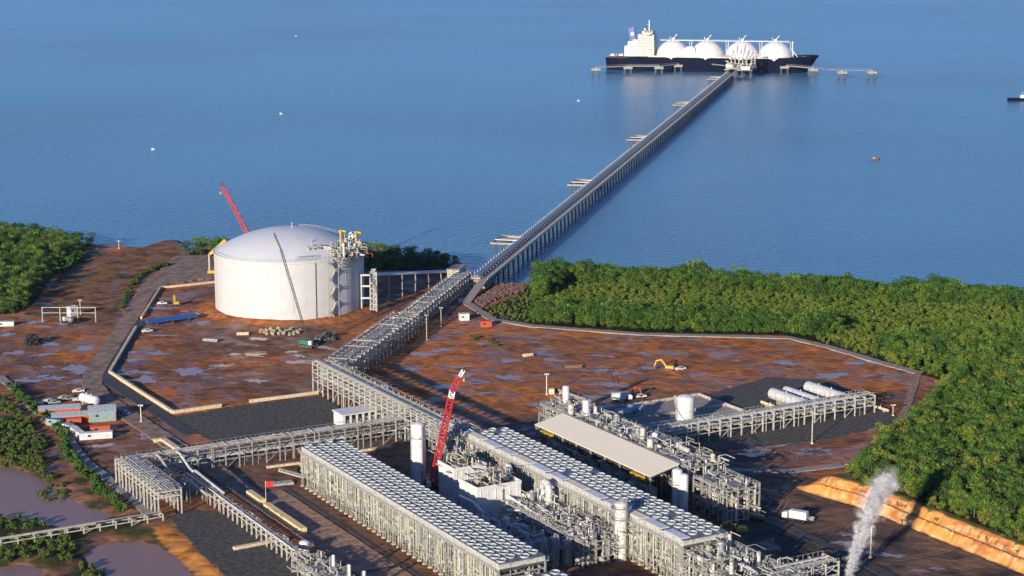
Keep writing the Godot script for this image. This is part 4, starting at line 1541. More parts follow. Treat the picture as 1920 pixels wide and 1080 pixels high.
func ship() -> void:
	var a := Vector3(129.0, SEA, -2603.5)
	var bow := Vector3(414.2, SEA, -2541.8)
	var d := bow - a
	var n := 292.0
	var t := thing("gas_carrier", "long dark hulled gas tanker ship with four white sphere tanks moored at the jetty head", "ship", a, atan2(-d.z, d.x))
	t.scale = Vector3(1.0, 1.1, 1.0)
	# local x runs to the bow, the side towards the land is +z; moved so that side lies at z = 0
	var cz := -23.0
	var hull := MB.new()
	var deck := MB.new()
	var rows := [-2.0, 1.0, 8.0, 14.0, 17.5]
	var st := []
	for k in 31:
		var x := n * k / 30.0
		var sheer := 2.8 * pow(smoothstep(225.0, 292.0, x), 1.5)
		var line := []
		for y: float in rows:
			var f := (y + 2.0) / 19.5
			var w := 23.0
			if x < 40.0:
				w *= lerpf(0.35 + 0.5 * f, 1.0, smoothstep(0.0, 40.0, x))
			var tip := lerpf(275.0, 292.0, f)
			var start := lerpf(195.0, 235.0, f)
			if x > start:
				w *= sqrt(maxf(0.0, 1.0 - pow((x - start) / (tip - start), 2.2)))
			var xx := minf(x, tip)
			var drop := 2.2 if x < 30.0 and y > 17.0 else 0.0
			line.append([Vector3(xx, y + sheer * f - drop, cz + w), Vector3(xx, y + sheer * f - drop, cz - w)])
		st.append(line)
	for k in 30:
		for r in rows.size() - 1:
			var p: Array = st[k]
			var q: Array = st[k + 1]
			hull.quad(p[r][0], q[r][0], q[r + 1][0], p[r + 1][0])
			hull.quad(q[r][1], p[r][1], p[r + 1][1], q[r + 1][1])
		var m := rows.size() - 1
		var lift := Vector3(0, -0.5, 0)
		deck.quad(st[k][m][0] + lift, st[k + 1][m][0] + lift, st[k + 1][m][1] + lift, st[k][m][1] + lift)
	for r in rows.size() - 1:
		hull.quad(st[0][r][1], st[0][r][0], st[0][r + 1][0], st[0][r + 1][1])
	part(t, "hull", hull.done(), M.hull_navy)
	part(t, "deck", deck.done(), M.ship_deck)
	var bw := MB.new()
	for k in range(24, 30):
		for s in 2:
			bw.bar(st[k][4][s], st[k + 1][4][s], 0.4, 2.2)
	part(t, "bulwark", bw.done(), M.hull_navy)
	# tanks
	var xs := [92.0, 139.5, 187.5, 233.0]
	for k in 4:
		var s := MB.new()
		s.ball(Vector3.ZERO, 23.2, 40, 20, 0.87, -0.18)
		var o := part(t, "sphere_tank", s.done(), M.white_paint, false, Vector3(xs[k], 17.5, cz))
		var skirt := MB.new()
		skirt.lathe([Vector2(23.7, -0.4), Vector2(23.7, 3.0), Vector2(22.8, 3.6)], Vector3.ZERO, 40)
		part(o, "skirt", skirt.done(), M.white_paint)
		var top := MB.new()
		top.tube(Vector3(0, 20.0, 0), Vector3(0, 23.0, 0), 2.4, 2.4, 12)
		top.bar(Vector3(0, 22, 0), Vector3(5, 27.5, 0), 0.7, 0.7)
		top.bar(Vector3(-4, 21, 3), Vector3(-4, 25, 3), 0.5, 0.5)
		part(o, "tank_dome", top.done(), M.white_paint)
	var cat := MB.new()
	cat.box(Vector3(163, 37.4, cz), Vector3(178, 0.6, 2.4))
	for q in [38.6]:
		cat.bar(Vector3(74, q, cz + 1.2), Vector3(252, q, cz + 1.2), 0.16, 0.16)
	for k in 15:
		var x := 76.0 + k * 12.5
		cat.bar(Vector3(x, 37.5, cz + 1.2), Vector3(x, 38.6, cz + 1.2), 0.16, 0.16)
	part(t, "catwalk", cat.done(), M.white_paint)
	for x in [68.0, 116.5, 167.0, 213.0, 255.0]:
		var tr := MB.new()
		for s in [-1.6, 1.6]:
			tr.bar(Vector3(x + s, 17, cz + 2), Vector3(x + s, 37.2, cz + 2), 0.4, 0.4)
		tr.bar(Vector3(x - 1.6, 20, cz + 2), Vector3(x + 1.6, 36, cz + 2), 0.3, 0.3)
		part(t, "catwalk_trestle", tr.done(), M.white_paint)
	var house := MB.new()
	house.box(Vector3(117, 23.0, cz + 13), Vector3(15, 12, 12))
	house.box(Vector3(117, 29.8, cz + 13), Vector3(10, 1.6, 8))
	part(t, "machinery_house", house.done(), M.white_paint)
	# accommodation block, stepped up to the bridge
	var ac := MB.new()
	for k in 8:
		ac.box(Vector3(55.5, 19.3 + k * 3.4, cz), Vector3(24.0 - k * 0.35, 3.1, 36.0 - k * 0.9))
		ac.box(Vector3(55.5, 20.95 + k * 3.4, cz), Vector3(26.0 - k * 0.35, 0.35, 38.5 - k * 0.9))
	ac.box(Vector3(57.5, 47.6, cz), Vector3(14.0, 3.4, 30.0))
	ac.box(Vector3(58.5, 45.6, cz), Vector3(8.0, 0.8, 46.0))
	part(t, "accommodation", ac.done(), M.ship_cream)
	for k in 6:
		for c in 6:
			block(t, "window", Vector3(46.0 + c * 3.6, 23.2 + k * 3.4, cz + 18.1 - k * 0.45), Vector3(1.2, 1.1, 0.12), M.glass_dark)
	block(t, "bridge_window", Vector3(58.5, 48.2, cz + 15.05), Vector3(11.0, 1.4, 0.14), M.glass_dark)
	var af := MB.new()
	af.box(Vector3(36.0, 24.0, cz), Vector3(20.0, 13.0, 30.0))
	af.box(Vector3(37.0, 33.0, cz), Vector3(14.0, 6.0, 22.0))
	af.box(Vector3(41.0, 36.5, cz), Vector3(9.0, 3.0, 18.0))
	part(t, "engine_casing", af.done(), M.ship_cream)
	var fu := MB.new()
	fu.bar(Vector3(36.5, 34.0, cz), Vector3(33.5, 53.0, cz), 8.0, 8.5)
	part(t, "funnel", fu.done(), M.ship_blue)
	var em := MB.new()
	em.tube(Vector3(34.9, 45.0, cz + 3.95), Vector3(34.9, 45.0, cz + 4.25), 2.2, 2.2, 18)
	part(t, "funnel_emblem", em.done(), M.white_paint)
	var ma := MB.new()
	ma.bar(Vector3(58, 49, cz), Vector3(58, 62, cz), 1.0, 1.0)
	ma.bar(Vector3(56, 57, cz - 5), Vector3(56, 57, cz + 5), 0.6, 0.6)
	ma.ball(Vector3(53, 51, cz + 6), 1.6, 10, 6)
	part(t, "radar_mast", ma.done(), M.white_paint)
	var fm := MB.new()
	fm.bar(Vector3(257, 18, cz), Vector3(256, 38, cz), 1.5, 1.5)
	fm.bar(Vector3(257, 26, cz), Vector3(263, 19, cz), 0.8, 0.8)
	part(t, "fore_mast", fm.done(), M.white_paint)
	var rails := MB.new()
	for s in [-1, 1]:
		rails.bar(Vector3(3, 17.6, cz + s * 17), Vector3(40, 18.6, cz + s * 22.5), 0.3, 0.3)
		rails.bar(Vector3(40, 18.9, cz + s * 22.7), Vector3(236, 18.9, cz + s * 22.7), 0.3, 0.3)
	for k in 50:
		rails.bar(Vector3(40 + k * 4.0, 17, cz + 22.7), Vector3(40 + k * 4.0, 18.9, cz + 22.7), 0.25, 0.25)
	rails.bar(Vector3(60, 18.3, cz + 20.5), Vector3(240, 18.3, cz + 20.5), 1.6, 1.8)
	part(t, "deck_rail", rails.done(), M.ship_cream, true)
	var mani := MB.new()
	for k in 6:
		mani.tube(Vector3(162 + k * 2.6, 20.5, cz + 12), Vector3(162 + k * 2.6, 20.5, cz + 22), 0.7, 0.7, 8)
	mani.box(Vector3(168, 18.6, cz + 17), Vector3(20, 1.4, 9))
	part(t, "manifold", mani.done(), M.steel_pale)
	for s in [8.0, 20.0, 272.0]:
		var wi := MB.new()
		wi.box(Vector3(s, 18.4, cz + 5), Vector3(5, 2.4, 6))
		wi.tube(Vector3(s, 18.4, cz - 6), Vector3(s, 18.4, cz - 1), 1.4, 1.4, 10)
		part(t, "winch", wi.done(), M.ship_cream)


func dolphin(label: String, at: Vector3, wide: float) -> void:
	var t := thing("mooring_dolphin", label, "mooring dolphin", at, 0.0, "mooring dolphins in a row along the ship")
	block(t, "cap", Vector3(0, 8.0, 0), Vector3(wide, 3.0, wide * 0.9), M.berth)
	for x in [-0.32, 0.32]:
		for z in [-0.3, 0.3]:
			rod(t, "pile", Vector3(x * wide * 1.25, -2, z * wide * 1.2), Vector3(x * wide, 6.6, z * wide), 1.1, M.pile)
	block(t, "hook", Vector3(0, 10.0, 0), Vector3(2.0, 1.4, 2.0), M.steel_pale)


func jetty() -> void:
	var a := Vector3(-18.3, 0, -1039.0)
	var b := Vector3(286.0, 0, -2446.0)
	var d := b - a
	var n := Vector2(d.x, d.z).length()
	var t := thing("jetty", "long straight pier on piles carrying pipes and a road out to the ship", "pier", a, atan2(-d.z, d.x))
	var w := 4.3
	for k in int(n / 20.0):
		block(t, "deck_span", Vector3(k * 20.0 + 10.0, 4.7, 0), Vector3(19.85, 0.9, w * 2), M.concrete_grey)
		block(t, "road_slab", Vector3(k * 20.0 + 10.0, 5.18, 2.5), Vector3(19.7, 0.1, 4.0), M.concrete_grey)
	for k in int(n / 14.0):
		var x := 16.0 + k * 14.0
		bar(t, "pile_cap", Vector3(x, 3.5, -w - 0.3), Vector3(x, 3.5, w + 0.3), 1.6, 1.5, M.concrete)
		for s in [-1, 1]:
			rod(t, "pile", Vector3(x, -7, s * 4.3), Vector3(x, 2.9, s * 3.9), 0.62, M.pile)
	var rr := [0.4, 0.3, 0.45, 0.25, 0.2]
	for k in 5:
		rod(t, "pipe", Vector3(2, 6.7, -4.0 + k * 0.95), Vector3(n - 10, 6.7, -4.0 + k * 0.95), rr[k], [M.pipe_white, M.pipe_grey, M.pipe_grey, M.pipe_cream, M.steel][k])
	bar(t, "side_beam", Vector3(0, 5.0, w + 0.1), Vector3(n, 5.0, w + 0.1), 0.4, 1.3, M.steel_pale)
	bar(t, "side_beam", Vector3(0, 5.0, -w - 0.1), Vector3(n, 5.0, -w - 0.1), 0.4, 1.3, M.steel_pale)
	var hr := MB.new()
	for s in [-1, 1]:
		hr.bar(Vector3(0, 6.6, s * w), Vector3(n, 6.6, s * w), 0.12, 0.12)
	for k in int(n / 3.5):
		hr.bar(Vector3(k * 3.5, 5.2, w), Vector3(k * 3.5, 6.6, w), 0.12, 0.12)
	for k in int(n / 7.0):
		hr.bar(Vector3(k * 7.0, 5.9, -4.6), Vector3(k * 7.0, 5.9, 0.4), 0.4, 0.6)
		hr.bar(Vector3(k * 7.0, 5.2, -4.6), Vector3(k * 7.0, 8.2, -4.6), 0.25, 0.25)
	part(t, "handrail", hr.done(), M.steel_pale, true)
	var ramp := MB.new()
	ramp.bar(Vector3(-42, 0.2, 2.2), Vector3(0.2, 4.9, 2.2), 4.8, 0.6)
	part(t, "ramp", ramp.done(), M.concrete_grey)
	block(t, "abutment", Vector3(4, 2.1, 0), Vector3(7, 4.2, w * 2 - 0.4), M.concrete)
	# expansion loop platforms on the left side
	for q in [Vector3(-18.6, -2.0, -1163.7), Vector3(39.0, -2.0, -1422.4), Vector3(102.4, -2.0, -1715.2), Vector3(169.9, -2.0, -2035.2), Vector3(241.1, -2.0, -2361.8)]:
		var l: Vector3 = t.transform.affine_inverse() * q
		var x := l.x + 8.0
		var p := block(t, "loop_platform", Vector3(x, 5.0, -w - 9.5), Vector3(21.0, 1.2, 0.8), M.berth)
		p.transform = Transform3D()
		p.mesh = null
		var pl := MB.new()
		for e in [-10.0, 10.0]:
			pl.bar(Vector3(x + e, 4.8, -w), Vector3(x + e, 4.8, -w - 16), 1.8, 1.2)
		pl.bar(Vector3(x - 10, 4.8, -w - 16), Vector3(x + 10, 4.8, -w - 16), 1.8, 1.2)
		pl.box(Vector3(x, 4.6, -w - 11.5), Vector3(21, 0.5, 8))
		p.mesh = pl.done()
		for e in [-9.0, 9.0]:
			for z in [-w - 8.0, -w - 14.0]:
				rod(p, "pile", Vector3(x + e, -7, z), Vector3(x + e, 4.4, z), 0.7, M.pile)
		for k in 4:
			var lp := MB.new()
			var e := 8.5 - k * 1.6
			lp.path([Vector3(x - e, 6.7, -w + 1), Vector3(x - e, 6.9, -w - 14 + k * 1.6), Vector3(x + e, 6.9, -w - 14 + k * 1.6), Vector3(x + e, 6.7, -w + 1)], 0.45, 8)
			part(p, "pipe_loop", lp.done(), M.pipe_grey)
	# head platform
	var h := thing("loading_platform", "loading platform at the end of the pier with tall loading arms", "loading platform", Vector3(305.5, -2.0, -2506.0) + Vector3(0, 2, 0), atan2(-61.7, 285.2))
	block(h, "deck", Vector3(0, 7.0, 0), Vector3(36, 2.0, 26), M.berth)
	block(h, "deck", Vector3(8, 6.4, 21), Vector3(20, 1.6, 18), M.berth)
	for x in [-16, -5, 5, 16]:
		for z in [-12, 0, 12, 30]:
			rod(h, "pile", Vector3(x, -8, z), Vector3(x, 6, z), 0.9, M.pile)
	for k in 5:
		var la := MB.new()
		var o := Vector3(-13 + k * 5.0, 8, -9)
		la.tube(o, o + Vector3(0, 15, 0), 0.9, 0.75, 8)
		la.bar(o + Vector3(0, 14, 0), o + Vector3(3.5, 24 + (k % 2) * 7, 2), 0.9, 0.9)
		la.bar(o + Vector3(3.5, 24 + (k % 2) * 7, 2), o + Vector3(2.0, 15, -6), 0.7, 0.7)
		la.box(o + Vector3(-1.5, 11, 1.5), Vector3(2.0, 3.0, 2.0))
		part(h, "loading_arm", la.done(), M.steel_pale)
	var gt := MB.new()
	for x in [-1, 1]:
		for z in [-1, 1]:
			gt.bar(Vector3(16 + x * 2.5, 8, -9 + z * 2.5), Vector3(16 + x * 2.5, 30, -9 + z * 2.5), 0.6, 0.6)
	for y in [12, 17, 22, 27, 30]:
		gt.box(Vector3(16, y, -9), Vector3(6, 0.5, 6))
	part(h, "gangway_tower", gt.done(), M.steel_pale)
	block(h, "control_hut", Vector3(-14, 10.4, 8), Vector3(9, 4.6, 8), M.steel_pale)
	block(h, "control_hut", Vector3(10, 9.4, 30), Vector3(11, 4.2, 8), M.white_paint)
	piping(h, "platform_pipes", Vector3(-18, 8, -12), Vector3(18, 15, 14), 70, M.pipe_cream, 71, 0.6)
	piping(h, "platform_frames", Vector3(-18, 8, -12), Vector3(18, 13, 14), 30, M.steel_dark, 72, 0.6)
	# mooring dolphins
	var spots := [Vector3(112.8, -4.0, -2521.3), Vector3(157.4, -4.0, -2547.1), Vector3(199.5, -4.0, -2547.1), Vector3(228.7, -4.0, -2582.4), Vector3(272.8, -4.0, -2582.4), Vector3(330.9, -4.0, -2564.6), Vector3(371.2, -4.0, -2555.8), Vector3(403.8, -4.0, -2512.8), Vector3(435.2, -4.0, -2471.2), Vector3(474.7, -4.0, -2471.2)]
	var words := ["leftmost mooring dolphin standing clear of the ship's stern", "mooring dolphin under the ship's stern quarter, second from the left", "mooring dolphin before the ship's accommodation block", "mooring dolphin before the first sphere tank", "mooring dolphin just left of the loading platform", "mooring dolphin just right of the loading platform", "mooring dolphin before the fourth sphere tank", "mooring dolphin under the ship's bow", "lone mooring dolphin right of the bow, the nearer one", "rightmost lone mooring dolphin far ahead of the bow"]
	for k in spots.size():
		dolphin(words[k], spots[k] + Vector3(0, 0, 0), 12.0)
	for k in spots.size() - 1:
		if k == 4:
			continue
		var p: Vector3 = spots[k] + Vector3(0, 10.2, 0)
		var q: Vector3 = spots[k + 1] + Vector3(0, 10.2, 0)
		var c := thing("catwalk", "narrow pale catwalk from the %s to the next dolphin" % ["stern dolphin", "stern quarter dolphin", "accommodation dolphin", "first tank dolphin", "", "dolphin right of the platform", "fourth tank dolphin", "bow dolphin", "lone nearer dolphin"][k], "catwalk", p, 0.0)
		bar(c, "truss", Vector3.ZERO, q - p, 1.0 if k < 7 else 0.6, 1.3 if k < 7 else 0.6, M.berth)
		bar(c, "rail", Vector3(0, 2.2, 0), q - p + Vector3(0, 2.2, 0), 0.3, 0.3, M.berth)
	for k in [4, 5]:
		var p: Vector3 = spots[k] + Vector3(0, 10.2, 0)
		var q: Vector3 = h.position + Vector3(-20 if k == 4 else 20, 10.0, 0)
		var c := thing("catwalk", "short sloping catwalk joining the loading platform on its %s side" % ["left", "right"][k - 4], "catwalk", p, 0.0)
		bar(c, "truss", Vector3.ZERO, q - p, 1.2, 1.4, M.berth)


func boats() -> void:
	var t := thing("work_boat", "small dark boat at the right edge of the sea", "boat", Vector3(589.7, -4.0, -2168.7), 0.1)
	var b := MB.new()
	b.bar(Vector3(-14, 1.6, 0), Vector3(12, 1.6, 0), 6.5, 3.4)
	b.tri(Vector3(12, 3.3, 3.2), Vector3(19, 3.9, 0), Vector3(12, 3.3, -3.2))
	b.quad(Vector3(12, 0, 3.2), Vector3(17, 0, 0), Vector3(19, 3.9, 0), Vector3(12, 3.3, 3.2))
	b.quad(Vector3(17, 0, 0), Vector3(12, 0, -3.2), Vector3(12, 3.3, -3.2), Vector3(19, 3.9, 0))
	part(t, "hull", b.done(), M.hull_navy)
	var c := MB.new()
	c.box(Vector3(4, 5.0, 0), Vector3(7, 3.6, 4.6))
	c.bar(Vector3(3, 6.8, 0), Vector3(3, 10.5, 0), 0.3, 0.3)
	part(t, "wheelhouse", c.done(), M.white_paint)
	for s in [[Vector3(-384.0, -4.0, -3342.2), 0, "tiny white boat far out on the upper left sea"], [Vector3(-250.3, -4.0, -2020.9), 0, "tiny white skiff on the sea above the red crane"], [Vector3(-329.9, -4.0, -1707.4), 0, "tiny white skiff on the sea at left"], [Vector3(320.8, -4.0, -1638.8), 1, "small brown open boat adrift right of the pier"], [Vector3(77.2, -4.0, -2162.4), 0, "tiny dark buoy boat left of the pier"]]:
		var g: Vector3 = s[0]
		var o := thing("small_boat", s[2], "boat", g, 0.4)
		var m := MB.new()
		var k := 4.5 if s[1] == 1 else 1.7
		m.bar(Vector3(-k, 0.5, 0), Vector3(k * 0.6, 0.5, 0), k * 0.5, 1.1)
		m.tri(Vector3(k * 0.6, 1.0, k * 0.25), Vector3(k * 1.2, 1.2, 0), Vector3(k * 0.6, 1.0, -k * 0.25))
		m.quad(Vector3(k * 0.6, 0, k * 0.25), Vector3(k * 1.1, 0, 0), Vector3(k * 1.2, 1.2, 0), Vector3(k * 0.6, 1.0, k * 0.25))
		part(o, "hull", m.done(), M.pipe_rust if s[1] == 1 else M.white_paint)
		block(o, "cabin", Vector3(-k * 0.3, 1.5, 0), Vector3(k * 0.5, 1.0, k * 0.35), M.concrete if s[1] == 1 else M.white_paint)


func steam() -> void:
	var at := Vector3(107.2, 0.0, -564.1)
	var r := RandomNumberGenerator.new()
	r.seed = 6
	var way := [Vector3(106.7, 1.5, -563.0), Vector3(108.3, 8.9, -564.0), Vector3(110.9, 15.7, -565.0), Vector3(113.7, 22.1, -567.0), Vector3(116.2, 26.8, -569.0), Vector3(119.3, 31.1, -571.0)]
	var t := thing("steam_plume", "grey white steam plume rising at the bottom right", "steam", at)
	for layer in 2:
		var b := MB.new()
		var many: int = [760, 300][layer]
		for k in many:
			var f := pow(k / (many - 1.0), 0.9)
			var s := f * (way.size() - 1.001)
			var c: Vector3 = (way[int(s)] as Vector3).lerp(way[int(s) + 1], s - int(s)) - at
			var spread := lerpf(0.7, 2.0, sqrt(f)) * (1.0 if layer == 0 else 1.45)
			c += Vector3(r.randfn() * spread * 0.6, r.randfn() * spread * 0.5, r.randfn() * spread * 0.6)
			var size := lerpf(0.55, 1.45, f) * r.randf_range(0.4, 1.2) * (1.0 if layer == 0 else 1.7)
			b.ball(c, size, 12, 8, r.randf_range(0.7, 1.0))
		var m := StandardMaterial3D.new()
		m.albedo_color = Color(0.97, 0.97, 0.98, 0.08 if layer == 0 else 0.028)
		m.transparency = BaseMaterial3D.TRANSPARENCY_ALPHA
		m.roughness = 1.0
		m.metallic_specular = 0.0
		part(t, ["steam_core", "steam_wisps"][layer], b.done(), m, true)


# ---------------------------------------------------------------- the scene

func _ready() -> void:
	rng.seed = 1
	var cam := Camera3D.new()
	cam.name = "camera"
	add_child(cam)
	cam.position = Vector3(0, 208, 0)
	cam.rotation.x = -0.1973956
	cam.fov = 17.54
	cam.near = 1.0
	cam.far = 40000.0
	cam.current = true
	var we := WorldEnvironment.new()
	we.name = "world_environment"
	var env := Environment.new()
	env.tonemap_mode = Environment.TONE_MAPPER_LINEAR
	env.tonemap_exposure = 1.4
	env.background_mode = Environment.BG_SKY
	env.sdfgi_enabled = true
	env.ssao_enabled = true
	env.ssil_enabled = true
	env.fog_enabled = true
	env.fog_light_color = Color(0.58, 0.76, 0.93)
	env.fog_density = 0.000013
	var sm := ProceduralSkyMaterial.new()
	sm.sky_top_color = Color(0.18, 0.31, 0.57)
	sm.sky_horizon_color = Color(0.62, 0.83, 1.0)
	sm.sky_curve = 0.13
	sm.ground_bottom_color = Color(0.2, 0.28, 0.36)
	sm.ground_horizon_color = Color(0.62, 0.83, 1.0)
	sm.sky_energy_multiplier = 0.98
	var sky := Sky.new()
	sky.sky_material = sm
	env.sky = sky
	we.environment = env
	add_child(we)
	var sun := DirectionalLight3D.new()
	sun.name = "sun"
	add_child(sun)
	sun.look_at_from_position(Vector3.ZERO, Vector3(0.437, -0.237, -0.874), Vector3.UP)
	sun.light_color = Color(1.0, 0.945, 0.87)
	sun.light_energy = 1.58
	sun.light_angular_distance = 0.5
	sun.shadow_enabled = true
	sun.directional_shadow_max_distance = 4000.0

	unit_box = BoxMesh.new()
	var ur := MB.new()
	ur.tube(Vector3(0, 0, -0.5), Vector3(0, 0, 0.5), 1.0, 1.0, 12)
	unit_rod = ur.done()
	materials()
	terrain()
	sea()
	forests()
	cut_slope()
	grounds()
	marks()
	storage_tank()
	pipe_tower()
	jetty()
	ship()
	boats()
	plant()
	yard_things()
	steam()


func grounds() -> void:
	# muddy ponds
	sheet("pond", pond_a, -1.5, 0.0, M.pond, "brown muddy pond at the left edge", 1.1)
	sheet("pond", pond_b, -1.5, 0.0, M.pond, "pinkish brown muddy pond at the bottom left", 1.1)
	sheet("pond", pond_c, -1.5, 0.0, M.pond, "dark corner pool at the bottom left", 1.1)
	# dark gravel pads
	sheet("gravel_pad", [Vector2(-141.2, -762.1), Vector2(-124.8, -776.0), Vector2(-83.7, -797.8), Vector2(-70.3, -768.2), Vector2(-67.4, -747.1), Vector2(-87.3, -737.3), Vector2(-119.7, -721.6), Vector2(-128.8, -737.3)], 0.24, 0.6, M.gravel, "dark gravel pad before the white substation", 1.1)
	sheet("gravel_pad", [Vector2(-120.3, -627.2), Vector2(-116.8, -636.2), Vector2(-102.3, -634.4), Vector2(-90.8, -619.6), Vector2(-70.4, -586.7), Vector2(-57.2, -559.3), Vector2(-80.2, -554.6), Vector2(-92.4, -569.0), Vector2(-102.5, -589.3), Vector2(-114.8, -613.9)], 0.24, 0.6, M.gravel, "dark gravel pad beside the small pipe rack", 1.1)
	sheet("gravel_pad", [Vector2(57.4, -747.1), Vector2(84.7, -797.8), Vector2(117.3, -830.7), Vector2(145.3, -822.7), Vector2(161.0, -776.9), Vector2(163.0, -755.4), Vector2(129.3, -727.8), Vector2(82.2, -711.0), Vector2(67.0, -729.4)], 0.22, 0.6, M.gravel, "dark gravel pad around the white storage drums", 1.1)
	sheet("gravel_pad", [Vector2(-208.8, -1141.4), Vector2(-188.8, -1145.1), Vector2(-171.6, -1071.8), Vector2(-201.4, -1047.8), Vector2(-201.8, -1010.0), Vector2(-199.6, -954.6), Vector2(-205.9, -967.9), Vector2(-211.5, -1040.0), Vector2(-209.6, -1091.8)], 0.3, 0.9, M.road, "grey gravel apron left of the tank", 1.1)
	# roads
	ribbon("access_road", [Vector2(-173.6, -1105.6), Vector2(-196.5, -1071.8), Vector2(-205.8, -1032.3), Vector2(-200.6, -957.2), Vector2(-197.8, -904.8), Vector2(-193.4, -838.8), Vector2(-189.5, -816.8), Vector2(-178.7, -792.2), Vector2(-159.4, -759.6), Vector2(-133.9, -717.0), Vector2(-116.7, -692.0), Vector2(-100.6, -662.7), Vector2(-83.3, -634.4), Vector2(-60.9, -597.3), Vector2(-33.3, -552.2)], 9.0, 0.34, 0.7, M.road)
	ribbon("ditch_road", [Vector2(-194.3, -952.0), Vector2(-186.2, -838.8), Vector2(-182.6, -822.7), Vector2(-163.2, -790.4), Vector2(-142.5, -755.4), Vector2(-130.5, -734.9)], 6.5, 0.28, 0.7, M.asphalt)
	# paved strip with joints before the long air cooler
	for k in 22:
		var b := MB.new()
		b.box(P(4.0 + k * 7.0, -12.5, 0.18), Vector3(6.45, 0.36 + 0.05 * (k % 2), 9.0 + 0.05 * (k % 3)), Basis(Vector3.UP, GRID))
		setting("road_slab", b.done(), M.slab)
	var dr := MB.new()
	dr.box(P(70, -5.4, 0.0), Vector3(170, 0.2, 1.6), Basis(Vector3.UP, GRID))
	dr.box(P(96, -12.0, 0.4), Vector3(1.8, 0.1, 14.0), Basis(Vector3.UP, GRID))
	setting("drain", dr.done(), M.asphalt)
	ribbon("perimeter_track", [Vector2(-28.9, -1010.0), Vector2(-9.8, -954.6), Vector2(11.0, -939.1), Vector2(64.7, -920.4), Vector2(138.9, -912.0), Vector2(156.5, -889.7), Vector2(172.3, -863.0), Vector2(187.9, -838.8)], 5.0, 0.42, 0.8, M.concrete_grey)
	ribbon("perimeter_track", [Vector2(187.9, -838.8), Vector2(174.9, -795.0), Vector2(162.1, -751.2), Vector2(145.0, -719.3), Vector2(129.5, -692.0)], 3.4, 0.40, 0.8, M.slab)
	ribbon("perimeter_track", [Vector2(-235.1, -832.7), Vector2(-216.4, -797.8), Vector2(-200.8, -768.2), Vector2(-183.3, -737.3), Vector2(-171.3, -709.5), Vector2(-165.4, -696.3), Vector2(-151.1, -672.7), Vector2(-138.9, -651.7), Vector2(-126.9, -629.6)], 4.0, 0.30, 0.8, M.concrete_grey)
	ribbon("jetty_road", [Vector2(-74.8, -833.7), Vector2(-66.6, -872.8), Vector2(-54.4, -929.1), Vector2(-37.8, -995.6), Vector2(-18.5, -1058.9), Vector2(-11.0, -1085.1)], 8.0, 0.44, 0.9, M.road)
	ribbon("yard_road", [Vector2(75.5, -686.4), Vector2(105.7, -683.6), Vector2(127.4, -692.0)], 4.5, 0.30, 0.6, M.concrete_grey)
	ribbon("yard_road", [Vector2(81.8, -637.4), Vector2(98.7, -611.1), Vector2(117.7, -576.0), Vector2(126.9, -554.6)], 5.0, 0.26, 0.6, M.asphalt)
	# rock revetment at the root of the pier
	var rk := MB.new()
	var r := RandomNumberGenerator.new()
	r.seed = 12
	for p: Vector2 in scatter([Vector2(-11.5, -1040.0), Vector2(-3.1, -1058.9), Vector2(9.2, -1055.7), Vector2(7.5, -1032.3), Vector2(-7.4, -1010.0), Vector2(-15.9, -988.5), Vector2(-20.5, -1002.7)], 1.7, 5):
		var s := r.randf_range(0.7, 1.5)
		rk.box(Vector3(p.x, ground_height(p) + 0.4, p.y), Vector3(s * 1.4, s, s * 1.2), Basis(Vector3(r.randf(), 1, r.randf()).normalized(), r.randf() * TAU))
	var ro := setting("rock_revetment", rk.done(), M.revetment, "slope of dark red rocks right of the pier root", "stuff")
	ro.set_meta("category", "rocks")



